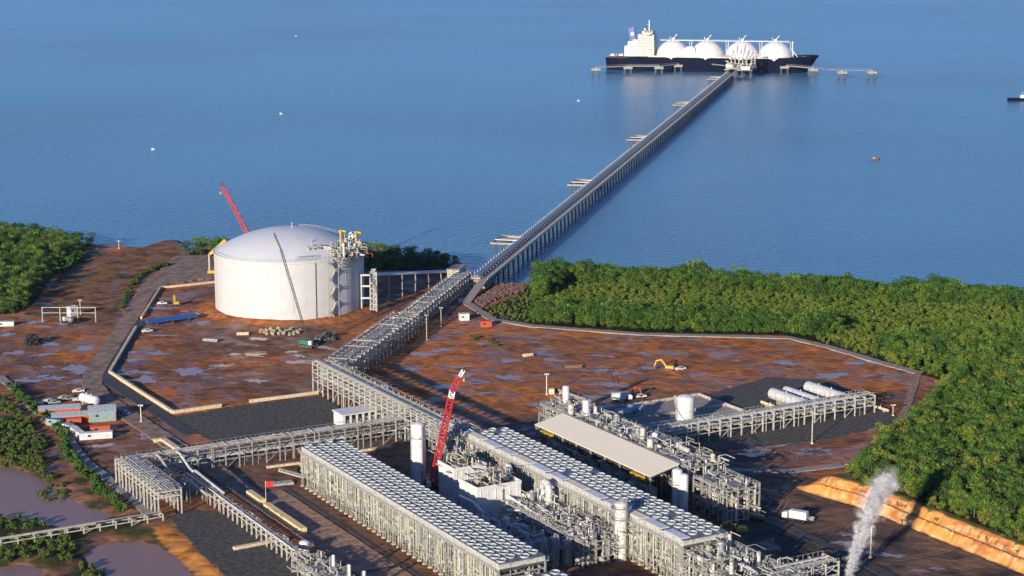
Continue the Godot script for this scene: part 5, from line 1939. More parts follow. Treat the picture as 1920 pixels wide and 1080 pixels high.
func marks() -> void:
	# wheel tracks and rain puddles on the bare earth
	var zones := [[Vector2(-194.4, -1010.0), Vector2(-183.8, -838.8), Vector2(-144.5, -776.9), Vector2(-85.3, -804.3), Vector2(-88.8, -838.8), Vector2(-73.4, -929.1), Vector2(-107.7, -919.2), Vector2(-149.5, -946.8)], [Vector2(-64.9, -849.1), Vector2(-27.9, -954.6), Vector2(10.9, -929.1), Vector2(137.5, -902.4), Vector2(179.6, -836.7), Vector2(162.3, -785.9), Vector2(118.7, -840.8), Vector2(58.7, -763.8), Vector2(27.5, -776.9), Vector2(-22.3, -755.4)], [Vector2(-261.1, -929.1), Vector2(-247.0, -954.6), Vector2(-202.5, -941.7), Vector2(-192.7, -823.7), Vector2(-218.2, -823.7), Vector2(-239.6, -849.1)], [Vector2(-173.2, -721.6), Vector2(-152.6, -706.5), Vector2(-133.9, -717.0), Vector2(-150.3, -747.1), Vector2(-161.3, -747.1)], [Vector2(83.1, -719.3), Vector2(127.5, -717.0), Vector2(152.5, -747.1), Vector2(106.1, -686.4)], [Vector2(83.3, -634.4), Vector2(110.0, -659.4), Vector2(143.8, -600.0), Vector2(161.1, -570.0), Vector2(126.8, -570.0)]]
	var counts := [[14, 26], [30, 56], [10, 18], [5, 3], [6, 5], [10, 6]]
	var r := RandomNumberGenerator.new()
	r.seed = 44
	for tone in 2:
		var b := MB.new()
		for z in zones.size():
			var spots := scatter(zones[z], 6.0, 60 + z + tone * 10)
			for k in counts[z][0]:
				var p: Vector2 = spots[r.randi() % spots.size()]
				var a := r.randfn() * 0.5 + (0.3 if z == 1 else -0.2)
				var bend := r.randfn() * 0.011
				var last := []
				for s in r.randi_range(14, 45):
					if not in_poly(p, zones[z]):
						break
					var d := Vector2(cos(a), sin(a))
					var side := d.orthogonal()
					var row := []
					for e in [-1.2, -0.75, 0.75, 1.2]:
						var o: Vector2 = p + side * e
						row.append(Vector3(o.x, ground_height(o) + 0.09, o.y))
					if last.size() > 0:
						for e in [0, 2]:
							b.quad(last[e], row[e], row[e + 1], last[e + 1], Vector3.UP)
					last = row
					p += d * 2.0
					a += bend + r.randfn() * 0.012
		setting("wheel_tracks", b.done(), M.track_dark if tone == 0 else M.track_pale, "", "stuff")
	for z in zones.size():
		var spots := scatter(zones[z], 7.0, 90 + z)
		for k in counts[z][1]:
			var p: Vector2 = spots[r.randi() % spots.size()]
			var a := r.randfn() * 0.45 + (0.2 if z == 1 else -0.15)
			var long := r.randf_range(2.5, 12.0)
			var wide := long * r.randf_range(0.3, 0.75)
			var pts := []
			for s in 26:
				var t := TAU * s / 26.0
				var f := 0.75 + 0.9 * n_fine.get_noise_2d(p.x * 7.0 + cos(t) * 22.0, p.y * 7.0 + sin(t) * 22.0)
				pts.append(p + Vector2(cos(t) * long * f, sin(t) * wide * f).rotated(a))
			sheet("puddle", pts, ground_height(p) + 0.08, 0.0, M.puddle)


func plant() -> void:
	fan_parts()
	fan_bank("air_cooler_bank", "long air cooler bank with four rows of fans in the foreground", 0, 0.5, 147.5, 16.4, 15.4, 39, 4, [5.2, 8.6, 11.4], 101)
	fan_bank("air_cooler_bank", "air cooler bank beside the cream shelter roof, with gaps between its fans", 15, 61.0, 143.0, 17.5, 15.6, 36, 4, [5.2, 9.0, 12.0], 102, 1, "fan_deck")
	fan_bank("air_cooler_bank", "short low air cooler bank cut by the bottom edge", 152.5, 4.5, 34.0, 14.0, 12.0, 8, 3, [4.5, 8.0], 103)
	# pipe racks
	rack("pipe_rack", "tall pipe rack along the far right side of the dark gravel pad", P(-126, 65), P(2, 65), 8.0, [6.5, 10.0, 13.6], 5.3, 6, 201, {"tray": true, "steel": "steel_pale"})
	rack("pipe_rack", "wide pipe rack leading from the corner towards the pier", Vector3(-79.8, 0.0, -816.8) , Vector3(-53.7, 0.0, -926.6), 13.0, [5.0, 9.5], 6.0, 9, 202, {"busy": 0.8})
	rack("pipe_rack", "pipe rack beside the pier road up to the grey gatehouse", Vector3(-53.2, 0.0, -931.6), Vector3(-28.1, 0.0, -1047.8), 9.0, [4.0, 7.5], 6.0, 7, 203, {"busy": 0.6})
	rack("pipe_rack", "cross pipe rack from the left comb rack past the end of the long air cooler", P(-38, -55), P(-38, 62), 7.0, [4.6, 8.4], 5.6, 7, 204, {"busy": 0.9})
	rack("pipe_rack", "comb shaped pipe rack with close set legs at the left corner of the plant", P(-38, -54), P(9, -54), 8.5, [7.2, 9.2], 3.9, 7, 205, {"busy": 1.1, "steel": "steel_pale"})
	rack("pipe_rack", "low T post pipe rack beside the second gravel pad", P(-22, -35.5), P(82, -35.5), 3.4, [4.3], 4.4, 4, 206, {"rail": false, "busy": 0.3, "steel": "steel_pale"})
	rack("pipe_rack", "low ladder like pipeline running out to the left edge over the pond bank", P(11, -126), P(11, -58), 3.4, [2.2], 5.6, 2, 207, {"rail": false, "busy": 0.0, "steel": "pipe_cream", "over": 0.1})
	rack("pipe_rack", "long pipe rack out to the white storage drums at right", P(23, 118), P(23, 253), 7.0, [4.4, 7.6], 5.4, 6, 208, {"busy": 0.8, "steel": "steel_pale"})
	rack("pipe_rack", "pipe rack at the bottom edge left of the steam plume", P(178, 78), P(178, 104), 8.0, [5.0, 8.0], 5.2, 5, 209, {"steel": "steel_pale"})
	rack("pipe_rack", "pipe rack between the long air cooler and the cold boxes", P(-6, 24), P(60, 24), 4.0, [4.0, 6.5], 6.0, 4, 210)
	# pipes that bend down from the cross rack to the T post rack
	for s in 2:
		var o := P(-36, -43 + s * 8.0)
		var t := thing("bent_pipeline", ["cream pipe bending down from the cross rack, the left one of two", "white pipe bending down from the cross rack, the right one of two"][s], "pipeline", o, GRID)
		var b := MB.new()
		b.path([Vector3(0, 9.4, 0), Vector3(4, 9.4, 0), Vector3(14, 6.4, 0), Vector3(20 - s * 3, 6.2, 0), Vector3(20 - s * 3, 6.2, -3 + s * 2.0), Vector3(45, 5.4, -3 + s * 2.0)], 0.5, 9)
		part(t, "pipe", b.done(), M.pipe_cream if s == 0 else M.pipe_white)
		for k in 4:
			bar(t, "post", Vector3(8 + k * 9, 0, 0), Vector3(8 + k * 9, 5.4, 0), 0.4, 0.4, M.steel)
	# shelter over the compressors
	var sh := thing("shelter_roof", "long cream shelter roof over the compressors with yellow cranes under its edge", "shelter", P(7.0, 96.5), GRID)
	var nr := 26
	for k in nr:
		var p := MB.new()
		var x0 := 80.0 * k / nr + 0.02
		var x1 := 80.0 * (k + 1) / nr - 0.02
		p.quad(Vector3(x0, 12.2, 0), Vector3(x1, 12.2, 0), Vector3(x1, 15.0, -13.0), Vector3(x0, 15.0, -13.0))
		p.quad(Vector3(x0, 11.9, 0), Vector3(x1, 11.9, 0), Vector3(x1, 12.2, 0), Vector3(x0, 12.2, 0))
		p.quad(Vector3(x1, 11.9, 0), Vector3(x1, 14.7, -13.0), Vector3(x1, 15.0, -13.0), Vector3(x1, 12.2, 0))
		part(sh, "roof_panel", p.done(), M.roof_cream)
	for k in 9:
		for z in [-0.6, -12.4]:
			bar(sh, "column", Vector3(k * 9.9 + 0.4, 0, z), Vector3(k * 9.9 + 0.4, 11.8 if z > -1.0 else 14.4, z), 0.6, 0.6, M.steel)
		bar(sh, "rafter", Vector3(k * 9.9 + 0.4, 11.7, -0.3), Vector3(k * 9.9 + 0.4, 14.4, -12.7), 0.35, 0.5, M.steel)
	block(sh, "crane_girder", Vector3(40, 10.2, -2.0), Vector3(79, 0.7, 0.5), M.steel_dark)
	for x in [10.0, 73.0]:
		block(sh, "travelling_crane", Vector3(x, 10.7, 0.4), Vector3(7.0, 1.5, 2.0), M.yellow_paint)
	for k in 4:
		var q := thing("compressor_set", "compressor with piping under the cream shelter, %s from the left" % ["first", "second", "third", "last"][k], "compressor", P(14 + k * 20.0, 101.5), GRID)
		part(q, "casing", drum_mesh(1.7, 7.0), M.pipe_grey, false, Vector3(0, 4.0, 0))
		block(q, "plinth", Vector3(0, 1.1, 0), Vector3(12, 2.2, 6), M.concrete)
		block(q, "motor", Vector3(6.2, 4.0, 0), Vector3(4.5, 3.2, 3.2), M.teal_paint)
		piping(q, "piping", Vector3(-7, 1, -4), Vector3(7, 8, 8), 40, M.pipe_cream, 400 + k, 0.25)
	# process units
	module("process_unit", "crowded steel process train behind the cream shelter roof", -14, 111, 104, 16, [5.0, 9.5, 13.6], 6.0, 2.3, 301)
	module("process_unit", "tall open steel frame full of pipes at the bottom centre right", 122, 61.5, 48, 18, [4.0, 8.0, 11.8], 5.2, 2.2, 302)
	module("process_unit", "low pipe crowded unit between the cold boxes and the second air cooler", 78, 43, 50, 15, [3.0, 6.0, 8.5], 6.0, 2.2, 303)
	module("process_unit", "steel frame beneath the near end of the shelter, right of the twin column", 95, 110, 20, 14, [5.0, 9.5, 12.0], 5.5, 1.3, 304)
	module("process_unit", "small unit left of the second air cooler behind the first cold box", 18, 48, 30, 10, [3.5, 7.0, 10.0], 5.0, 1.6, 305)
	module("process_unit", "frame at the bottom right corner of the plant below the second air cooler", 166, 64, 30, 22, [4.0, 8.0], 5.5, 1.1, 306)
	module("process_unit", "dark low unit right of the long air cooler near the bottom", 84, 21, 36, 17, [3.0, 6.0], 6.0, 1.8, 307)
	module("process_unit", "row of valves and pipes along the far wall of the second gravel pad", 84, -40, 28, 9, [2.5, 5.0], 5.0, 1.4, 308)
	module("process_unit", "unit at the far end of the second air cooler by the tall pipe rack", -6, 58, 20, 14, [5.0, 9.0, 13.0], 5.0, 1.5, 309)
	# towers and boxes between the coolers
	tower("column_tower", "tall white insulated column just left of the red crane", "column", P(21.8, 37.7), 2.75, 24.6, M.white_paint, [19.0], true)
	tower("column_tower", "silver grey column with platforms in front of the tall open frame", "column", P(126.5, 62.5) - Vector3(3.5, 0, -2.0), 2.4, 20.2, M.pipe_white, [5.0, 14.2, 18.0])
	var tw := tower("column_tower", "pale twin column near the end of the shelter roof", "column", P(92.0, 105.0), 1.9, 15.2, M.white_paint, [9.5], false)
	part(tw, "twin_shell", vessel_mesh(1.7, 14.0, 1.5), M.white_paint, false, Vector3(3.2, 0, -0.6))
	for q in [["front cold box, white with a flat grey roof, right of the red crane", 34.5, 39.5, 12.0, 13.2, 12.0], ["nearer white cold box with a sloping white rim", 60.5, 34.0, 13.0, 17.5, 13.0]]:
		var t := thing("cold_box", q[0], "cold box", P(q[1], q[2]), GRID)
		var n: float = q[3]
		var w: float = q[4]
		var h: float = q[5]
		block(t, "body", Vector3(n / 2, h / 2, -w / 2), Vector3(n, h, w), M.white_paint)
		for k in 6:
			block(t, "wall_rib", Vector3(n + 0.08, h / 2, -w * (k + 0.5) / 6.0), Vector3(0.16, h, 0.22), M.white_paint)
			block(t, "wall_rib", Vector3(n * (k + 0.5) / 6.0, h / 2, 0.08), Vector3(0.22, h, 0.16), M.white_paint)
		block(t, "roof_deck", Vector3(n / 2, h + 0.1, -w / 2), Vector3(n - 1.0, 0.2, w - 1.0), M.deck_grey)
		var rim := MB.new()
		rim.bar(Vector3(0, h + 0.6, 0.2), Vector3(n, h + 0.6, 0.2), 0.5, 1.4)
		rim.bar(Vector3(n + 0.1, h + 0.6, 0.2), Vector3(n + 0.1, h + 0.6, -w), 0.5, 1.2)
		rim.bar(Vector3(0, h + 0.6, -w), Vector3(n, h + 0.6, -w), 0.4, 1.1)
		part(t, "parapet", rim.done(), M.white_paint)
		piping(t, "roof_pipes", Vector3(1.5, h, -w + 1.5), Vector3(n - 1, h + 3.5, -1.5), 70, M.pipe_cream, 500 + int(n), 0.2)
		piping(t, "roof_fittings", Vector3(1.5, h, -w + 1.5), Vector3(n - 1, h + 2.5, -1.5), 26, M.steel_dark, 510 + int(n), 0.2)
	var hoops := [["large white arched pipe loop in front of the second air cooler", 81.0, 56.0, 15.5, 6.0, 1.25], ["smaller white elbow pipe beside the second cold box", 52.0, 58.0, 13.5, 4.2, 0.9]]
	for q in hoops:
		var t := thing("pipe_arch", q[0], "pipe", P(q[1], q[2]), GRID)
		var b := MB.new()
		var h: float = q[3]
		var w: float = q[4]
		var pts := [Vector3(0, 0, 0)]
		for k in 9:
			var a := PI - PI * k / 8.0
			pts.append(Vector3(w * 0.5 + w * 0.5 * cos(a), h - w * 0.5 + w * 0.5 * sin(a), w * 0.2 * k / 8.0))
		pts.append(Vector3(w, 0, w * 0.2))
		b.path(pts, q[5], 12)
		part(t, "pipe", b.done(), M.pipe_white)
		tower("knockout_drum", "stout white drum standing under the %s" % ("large pipe arch" if h > 15.0 else "smaller elbow pipe"), "drum", P(q[1] - 2.0, q[2] - 3.5), 2.0, h * 0.72, M.pipe_white, [], false)
	var runs := [["upper white pipe of the parallel pair crossing in front of the cold box", [P(74, 52, 9.0), P(95, 50, 8.4)]], ["lower white pipe of the parallel pair crossing in front of the cold box", [P(70, 46.5, 9.2), P(96, 45.2, 8.6)]], ["white pipe curving down beside the nearer cold box", [P(66, 31, 9.5), P(74, 32, 9.2), P(79, 33, 7.0), P(81, 32, 1.0)]], ["white cross pipe below the parallel pair", [P(84, 40, 8.0), P(99, 55, 8.2)]]]
	for q in runs:
		var o: Vector3 = q[1][0]
		var t := thing("large_pipe", q[0], "pipe", Vector3(o.x, 0, o.z))
		var b := MB.new()
		var pts := []
		for p in q[1]:
			pts.append(p - Vector3(o.x, 0, o.z))
		b.path(pts, 0.55, 10)
		part(t, "pipe", b.done(), M.white_paint)
		rod(t, "support", Vector3.ZERO, Vector3(0, o.y, 0), 0.25, M.steel)
	for k in 7:
		tower("upright_vessel", "upright grey vessel in the shaded row at bottom centre, number %s from the left" % ["one", "two", "three", "four", "five", "six", "seven"][k], "vessel", P(117.5 + k * 1.3, 29.0 + k * 4.0), 1.65, 8.6 + (k % 3) * 0.7, [M.pipe_grey, M.steel, M.pipe_grey][k % 3], [6.0] if k % 2 else [], true)
	for q in [[-9.5, 121, 1.5, 21.0, "leftmost of the two tall white stacks behind the shelter roof"], [10.5, 118, 1.5, 20.0, "right one of the two tall white stacks behind the shelter roof"], [36, 124, 1.1, 14.5, "short white stack on the process train, nearest the two tall ones"], [50, 124, 1.2, 15.5, "short white stack in the middle of the process train"], [66, 124, 1.2, 15.5, "short white stack near the right end of the process train"], [30, 123, 0.7, 12.8, "thin short white stack left on the process train"], [58, 122, 0.7, 13.0, "thin short white stack between two others on the process train"], [44, 122, 0.7, 13.0, "thin white stack left of the middle stack"]]:
		tower("stack", q[4], "stack", P(q[0], q[1]), q[2], q[3], M.white_paint, [q[3] * 0.45] if q[3] > 18.0 else [], false)
	# white storage tank, basin and drums at right
	var wt := tower("small_storage_tank", "white upright storage tank beside the blue shaded basin", "storage tank", P(2.0, 172.0), 3.9, 13.2, M.white_paint, [], false)
	var sp := MB.new()
	for k in 16:
		var a := lerpf(0.2, 2.4, k / 16.0)
		var a1 := lerpf(0.2, 2.4, (k + 1) / 16.0)
		sp.bar(Vector3(cos(a) * 4.3, 1.0 + 11.5 * k / 16.0, sin(a) * 4.3), Vector3(cos(a1) * 4.3, 1.0 + 11.5 * (k + 1) / 16.0, sin(a1) * 4.3), 0.8, 0.2)
	part(wt, "spiral_stair", sp.done(), M.steel)
	var bp := [[-34.0, 150.0], [-34.0, 205.0], [12.0, 205.0], [12.0, 150.0]]
	var pts := []
	for q in bp:
		pts.append(Vector2(P(q[0], q[1]).x, P(q[0], q[1]).z))
	sheet("basin_floor", pts, 0.34, 0.3, M.concrete_grey, "concrete floor of the walled basin around the white tank")
	pts.append(pts[0])
	low_wall("basin_wall", "low concrete wall around the basin of the white tank", "wall", pts, 1.6, 0.5, M.concrete)
	low_wall("basin_wall", "inner dividing wall of the basin", "wall", [Vector2(P(-14, 150).x, P(-14, 150).z), Vector2(P(-14, 205).x, P(-14, 205).z)], 1.5, 0.5, M.concrete)
	for q in [[6.0, 226.5, 2.5, 31.0, "thick cream storage drum, first of the three large ones from the left"], [5.0, 235.5, 2.1, 33.0, "slimmer pinkish white storage drum between two thick ones"], [1.5, 247.0, 2.6, 24.0, "thick white storage drum, rightmost of the three large ones"], [2.0, 219.5, 0.7, 20.0, "thin cream pipe drum left of the storage drums"], [23.0, 257.5, 0.6, 14.0, "thin cream pipe drum lying right of the rack end"]]:
		drum("storage_drum", q[4], "storage drum", P(q[0], q[1]), GRID, q[2], q[3], 1.6 if q[2] > 1.0 else 0.8, M.pipe_white if q[2] > 1.0 else M.concrete_cream)
	# substation with arched bays
	var ss := thing("substation", "long low white building on the dark gravel pad", "building", P(-68.5, 47.0, 0.2), GRID)
	block(ss, "back_wall", Vector3(-4.4, 2.7, -9.2), Vector3(0.5, 5.4, 18.4), M.white_paint)
	block(ss, "end_wall", Vector3(0, 2.7, 0), Vector3(9.0, 5.4, 0.5), M.white_paint)
	block(ss, "end_wall", Vector3(0, 2.7, -18.4), Vector3(9.0, 5.4, 0.5), M.white_paint)
	block(ss, "roof", Vector3(0, 5.65, -9.2), Vector3(10.2, 0.5, 19.8), M.white_paint)
	for k in 7:
		block(ss, "front_pier", Vector3(4.2, 2.7, -0.6 - k * 2.87), Vector3(0.6, 5.4, 0.7), M.white_paint)
	for k in 6:
		block(ss, "cabinet", Vector3(2.6, 1.6, -2.0 - k * 2.87), Vector3(1.6, 2.8, 1.6), M.pipe_cream)
	block(ss, "annex", Vector3(0.5, 1.5, -21.5), Vector3(6, 3.0, 4.5), M.teal_paint)
	# bund walls
	low_wall("bund_wall", "cream low bund wall around the left side of the tank field", "wall", [Vector2(-169.7, -1055.7), Vector2(-187.2, -1044.7), Vector2(-199.4, -1038.5), Vector2(-194.5, -957.2)], 1.3, 0.9, M.concrete_cream)
	low_wall("bund_wall", "cream low bund wall running down from the road crossing to the dark gravel pad", "wall", [Vector2(-192.7, -934.1), Vector2(-186.0, -838.8), Vector2(-164.2, -801.5), Vector2(-143.9, -767.3), Vector2(-125.2, -778.7)], 1.5, 1.2, M.concrete_cream)
	low_wall("bund_wall", "cream low bund wall along the far edge of the dark gravel pad", "wall", [Vector2(-114.1, -785.9), Vector2(-98.3, -794.1), Vector2(-83.7, -802.5)], 1.4, 1.2, M.concrete_cream)
	low_wall("retaining_wall", "yellowish wall piece by the road, the farther one beside the T post rack", "wall", [Vector2(P(2, -21.5).x, P(2, -21.5).z), Vector2(P(15, -21.5).x, P(15, -21.5).z)], 2.6, 2.2, M.wall_yellow)
	low_wall("retaining_wall", "yellowish long wall piece by the road, the nearer one beside the T post rack", "wall", [Vector2(P(19, -21.8).x, P(19, -21.8).z), Vector2(P(52, -21.8).x, P(52, -21.8).z)], 2.6, 2.4, M.wall_yellow)
	low_wall("retaining_wall", "cream kinked wall piece behind the left corner rack", "wall", [Vector2(-144.1, -723.9), Vector2(-140.6, -725.5), Vector2(-132.5, -711.8)], 1.4, 2.2, M.concrete_cream)
	low_wall("retaining_wall", "cream wall sliver across the second gravel pad", "wall", [Vector2(-92.9, -593.6), Vector2(-86.0, -597.9), Vector2(-76.0, -604.4)], 1.2, 1.6, M.concrete_cream)
	low_wall("kerb_wall", "long pale kerb at the foot of the cross pipe rack", "wall", [Vector2(-94.0, -687.8), Vector2(-82.0, -693.5)], 0.9, 1.0, M.concrete_cream)
	low_wall("kerb_wall", "pale kerb between the white column and the cross rack", "wall", [Vector2(-61.0, -709.5), Vector2(-47.8, -717.0)], 0.9, 1.0, M.concrete_cream)
	for k in 3:
		tower("vent_stack", "slim white vent pipe at the bottom edge, %s of three" % ["leftmost", "middle", "rightmost"][k], "vent pipe", P([103.3, 111.3, 113.8][k], [-34.1, -32.4, -28.5][k]), 0.55, [11.0, 10.0, 8.0][k], M.white_paint, [], false)
	tower("white_scrubber", "round white vessel by the T post rack near the bottom edge", "vessel", P(70, -29.5), 1.8, 5.0, M.white_paint, [3.0], false)
	crawler_crane("crawler crane with a red and white boom rising between the coolers", Vector3(-30.4, 0.0, -662.7), GRID, Vector3(1.0, 2.5, 0), [[Vector3(-22.5, 33.2, -668.0) - Vector3(-30.4, 0.0, -662.7), 2.0, M.red_paint, 0.45], [Vector3(-22.0, 35.7, -668.0) - Vector3(-30.4, 0.0, -662.7), 1.8, M.white_paint, 0.45], [Vector3(-19.3, 40.9, -669.0) - Vector3(-30.4, 0.0, -662.7), 1.7, M.red_paint, 0.4], [Vector3(-17.9, 43.3, -669.0) - Vector3(-30.4, 0.0, -662.7), 1.0, M.white_paint, 0.35]], M.red_paint, 3.0)


func yard_things() -> void:
	crawler_crane("crane with a thin red boom rising behind the white tank", Vector3(-132.4, 0.0, -1032.3), 0.6, Vector3(0, 2.5, 0), [[Vector3(-151.3, 32.9, -1045.0) - Vector3(-132.4, 0.0, -1032.3), 1.9, M.orange_paint, 0.34], [Vector3(-163.3, 57.4, -1045.0) - Vector3(-132.4, 0.0, -1032.3), 1.9, M.red_paint, 0.34], [Vector3(-164.7, 60.4, -1045.0) - Vector3(-132.4, 0.0, -1032.3), 0.9, M.steel_dark, 0.3]], M.red_paint, 6.0)
	crawler_crane("dark crawler crane whose thin lattice boom leans across the front of the white tank", Vector3(-100.0, 0.0, -893.1), -0.5, Vector3(0, 2.5, 0), [[Vector3(-113.7, 46.3, -905.0) - Vector3(-100.0, 0.0, -893.1), 0.9, M.steel_dark, 0.14], [Vector3(-117.6, 53.7, -910.0) - Vector3(-100.0, 0.0, -893.1), 0.6, M.steel_dark, 0.12]], M.green_paint, 4.0)
	# yellow mobile crane at the left edge of the tank
	var yc := thing("mobile_crane", "yellow boom crane standing behind the left edge of the white tank", "crane", Vector3(-176.9, 0.0, -1081.7))
	block(yc, "carrier", Vector3(2, 1.5, 0), Vector3(9, 1.6, 2.8), M.yellow_paint)
	wheels(yc, [-1.0, 1.2, 4.6], 1.2, 0.7)
	rod(yc, "mast", Vector3(-1.5, 1, 0), Vector3(-1.5, 12.0, 0), 0.5, M.steel_pale)
	bar(yc, "boom", Vector3(-1.0, 12.0, 0), Vector3(8.5, 20.5, 0), 1.6, 1.8, M.yellow_paint)
	block(yc, "cab", Vector3(5.5, 3.0, 0), Vector3(2.0, 1.8, 2.4), M.yellow_paint)
	excavator("yellow excavator parked left of the white tank inside the bund", Vector3(-182.6, 0.0, -992.7), 1.9, M.yellow_paint)
	pickup("white pickup parked beside the yellow excavator left of the tank", Vector3(-190.4, 0.0, -994.1), 0.3, M.white_paint)
	var pl := thing("pipe_stack", "long stack of blue pipes on a trailer in the bund", "pipe stack", Vector3(-177.1, 0.0, -949.4), 0.62)
	for k in 5:
		rod(pl, "blue_pipe", Vector3(-14, 1.6 + (k % 2) * 0.9, -1.6 + k * 0.8), Vector3(14, 1.6 + (k % 2) * 0.9, -1.6 + k * 0.8), 0.62, M.blue_paint)
	for x in [-9.0, 0.0, 9.0]:
		block(pl, "bearer", Vector3(x, 0.5, 0), Vector3(0.6, 1.0, 4.6), M.steel_dark)
	pickup("white pickup at the near end of the blue pipe stack", Vector3(-185.3, 0.0, -925.3), 0.5, M.white_paint)
	pickup("white pickup at the far end of the blue pipe stack", Vector3(-167.3, 0.0, -963.9), 0.2, M.white_paint)
	# left yard
	lorry("white tanker lorry parked by the pole gantry at left", Vector3(-230.4, 0.0, -946.8), 2.2, M.white_paint, "tanker", M.pipe_grey)
	container("tall white cabin behind the tanker lorry at left", Vector3(-232.4, 0.0, -965.2), 0.9, 5.0, 5.0, M.white_paint, M.white_paint, "", 3.0, "cabin")
	var gp := thing("pole_gantry", "thin goalpost gantry beside the tanker lorry", "gantry", Vector3(-244.3, 0.0, -949.4))
	var ge := Vector3(-216.6, 0.0, -949.4) - Vector3(-244.3, 0.0, -949.4)
	for k in 4:
		rod(gp, "post", ge * (k / 3.0), ge * (k / 3.0) + Vector3(0, 8.0, 0), 0.24, M.steel_pale)
	bar(gp, "crossbar", Vector3(0, 7.8, 0), ge + Vector3(0, 7.8, 0), 0.3, 0.3, M.steel_pale)
	bar(gp, "crossbar", Vector3(0, 5.0, 0.3), ge + Vector3(0, 5.0, 0.3), 0.24, 0.24, M.steel_pale)
	container("white container lying at the left edge", Vector3(-261.4, 0.0, -940.4), 0.1, 9.0, 2.2, M.white_paint, M.white_paint)
	var dc := thing("dark_heap", "dark heap of scrap on the left yard", "heap", Vector3(-236.9, 0.0, -897.8))
	var dm := MB.new()
	var r := RandomNumberGenerator.new()
	r.seed = 77
	for k in 60:
		dm.box(Vector3(r.randfn() * 2.0, absf(r.randfn()) * 2.2, r.randfn() * 1.6), Vector3(1.6, 1.0, 1.4), Basis(Vector3(r.randf(), r.randf(), 1).normalized(), r.randf() * TAU))
	part(dc, "pieces", dm.done(), M.tyre, true)
	# camp of containers at lower left
	var cy := atan2(0.26, 1.0)
	container("long low cabin with grey roof and orange wall at the back of the camp", Vector3(-192.2, 0.0, -767.3), cy, 17, 2.8, M.orange_paint, M.roof_metal, "", 5.5, "cabin")
	container("long blue grey roofed cabin in the middle of the camp", Vector3(-181.8, 0.0, -755.4), cy, 21, 3.2, M.orange_paint, M.roof_metal, "", 5.5, "cabin")
	container("wide teal grey cabin at the right of the camp", Vector3(-172.2, 0.0, -758.7), cy, 11, 4.4, M.teal_paint, M.roof_metal, "", 8.0, "cabin")
	container("short orange container in front of the middle cabin", Vector3(-182.2, 0.0, -750.4), cy, 6, 2.6, M.orange_paint, M.orange_paint)
	container("orange container before the wide teal cabin", Vector3(-168.8, 0.0, -738.9), cy, 8, 2.6, M.orange_paint, M.orange_paint)
	container("long white container at the front of the camp", Vector3(-168.5, 0.0, -729.4), cy, 13, 2.6, M.white_paint, M.white_paint)
	container("white container turned end on at the front left of the camp", Vector3(-177.3, 0.0, -734.1), cy - 1.3, 10, 2.6, M.white_paint, M.white_paint)
	container("small white container behind the turned one at the front of the camp", Vector3(-182.7, 0.0, -742.2), cy - 1.0, 5, 2.5, M.white_paint, M.teal_paint)
	container("teal container at the left end of the middle cabin", Vector3(-190.0, 0.0, -749.5), cy - 0.6, 7, 2.8, M.teal_paint, M.blue_paint)
	drum("water_tank", "white lying cylinder tank behind the camp", "tank", Vector3(-182.6, 0.0, -781.4), cy - 1.0, 2.0, 10.0, 0.8, M.white_paint)
	pickup("white pickup right of the wide teal cabin", Vector3(-164.1, 0.0, -766.4), cy - 0.9, M.white_paint)
	pickup("red pickup between the teal cabin and the white pickup", Vector3(-166.7, 0.0, -768.2), cy - 0.9, M.red_paint)
	for q in [[Vector3(-201.2, 0.0, -785.9), "white pickup in the camp car park, at its left end", "white_paint"], [Vector3(-198.5, 0.0, -784.0), "pale green pickup in the camp car park, second from the left", "teal_paint"], [Vector3(-196.2, 0.0, -792.2), "pale pickup standing behind the camp roof", "pipe_cream"], [Vector3(-193.9, 0.0, -790.4), "grey pickup standing beside the pale one behind the camp", "pipe_grey"], [Vector3(-188.9, 0.0, -788.6), "white pickup next to the lying cylinder tank", "white_paint"], [Vector3(-192.5, 0.0, -803.4), "white van like pickup alone behind the camp", "white_paint"]]:
		pickup(q[1], q[0], 0.4, M[q[2]])
	# laydown near the pier
	container("white site hut at the foot of the pier road", Vector3(-25.1, 0.0, -954.6), 0.25, 5.0, 3.4, M.white_paint, M.white_paint, "", 3.5, "site_hut")
	container("red site hut right of the white one", Vector3(-13.5, 0.0, -939.1), 0.25, 5.5, 3.0, M.orange_paint, M.red_paint, "", 3.5, "site_hut")
	container("white guard hut beside the pier ramp", Vector3(-15.7, 0.0, -1060.5), 1.1, 5.5, 4.0, M.white_paint, M.white_paint, "", 3.6, "guard_hut")
	var gh := thing("gatehouse", "grey concrete gatehouse where the pipe rack meets the pier", "building", Vector3(-31.9, 0.0, -1054.1), 1.35)
	block(gh, "tower_wall", Vector3(0, 4.6, 0), Vector3(16, 9.2, 7.0), M.concrete)
	block(gh, "roof", Vector3(0, 9.4, 0), Vector3(17, 0.5, 8.0), M.concrete_grey)
	block(gh, "door", Vector3(-8.1, 2.2, 0), Vector3(0.2, 3.6, 3.0), M.steel_dark)
	# rubble and vehicles on the dirt
	for q in [[Vector3(-118.5, 0.0, -924.1), "pale rubble heap in front of the white tank", 10.0, 12], [Vector3(-71.6, 0.0, -904.8), "small rubble heap beside the wide pipe rack", 3.0, 13], [Vector3(-93.4, 0.0, -910.8), "dark machine parts heap behind the dark crawler crane", 5.0, 14]]:
		var h := thing("rubble_heap", q[1], "heap", q[0])
		var b := MB.new()
		var r2 := RandomNumberGenerator.new()
		r2.seed = q[3]
		for k in 110:
			var s := r2.randf_range(0.5, 1.5)
			b.box(Vector3(r2.randfn() * q[2] * 0.5, absf(r2.randfn()) * 0.8, r2.randfn() * 2.6), Vector3(s * 1.3, s, s), Basis(Vector3(r2.randf(), 1, r2.randf()).normalized(), r2.randf() * TAU))
		part(h, "stones", b.done(), M.rock if q[3] != 14 else M.steel_dark, true)
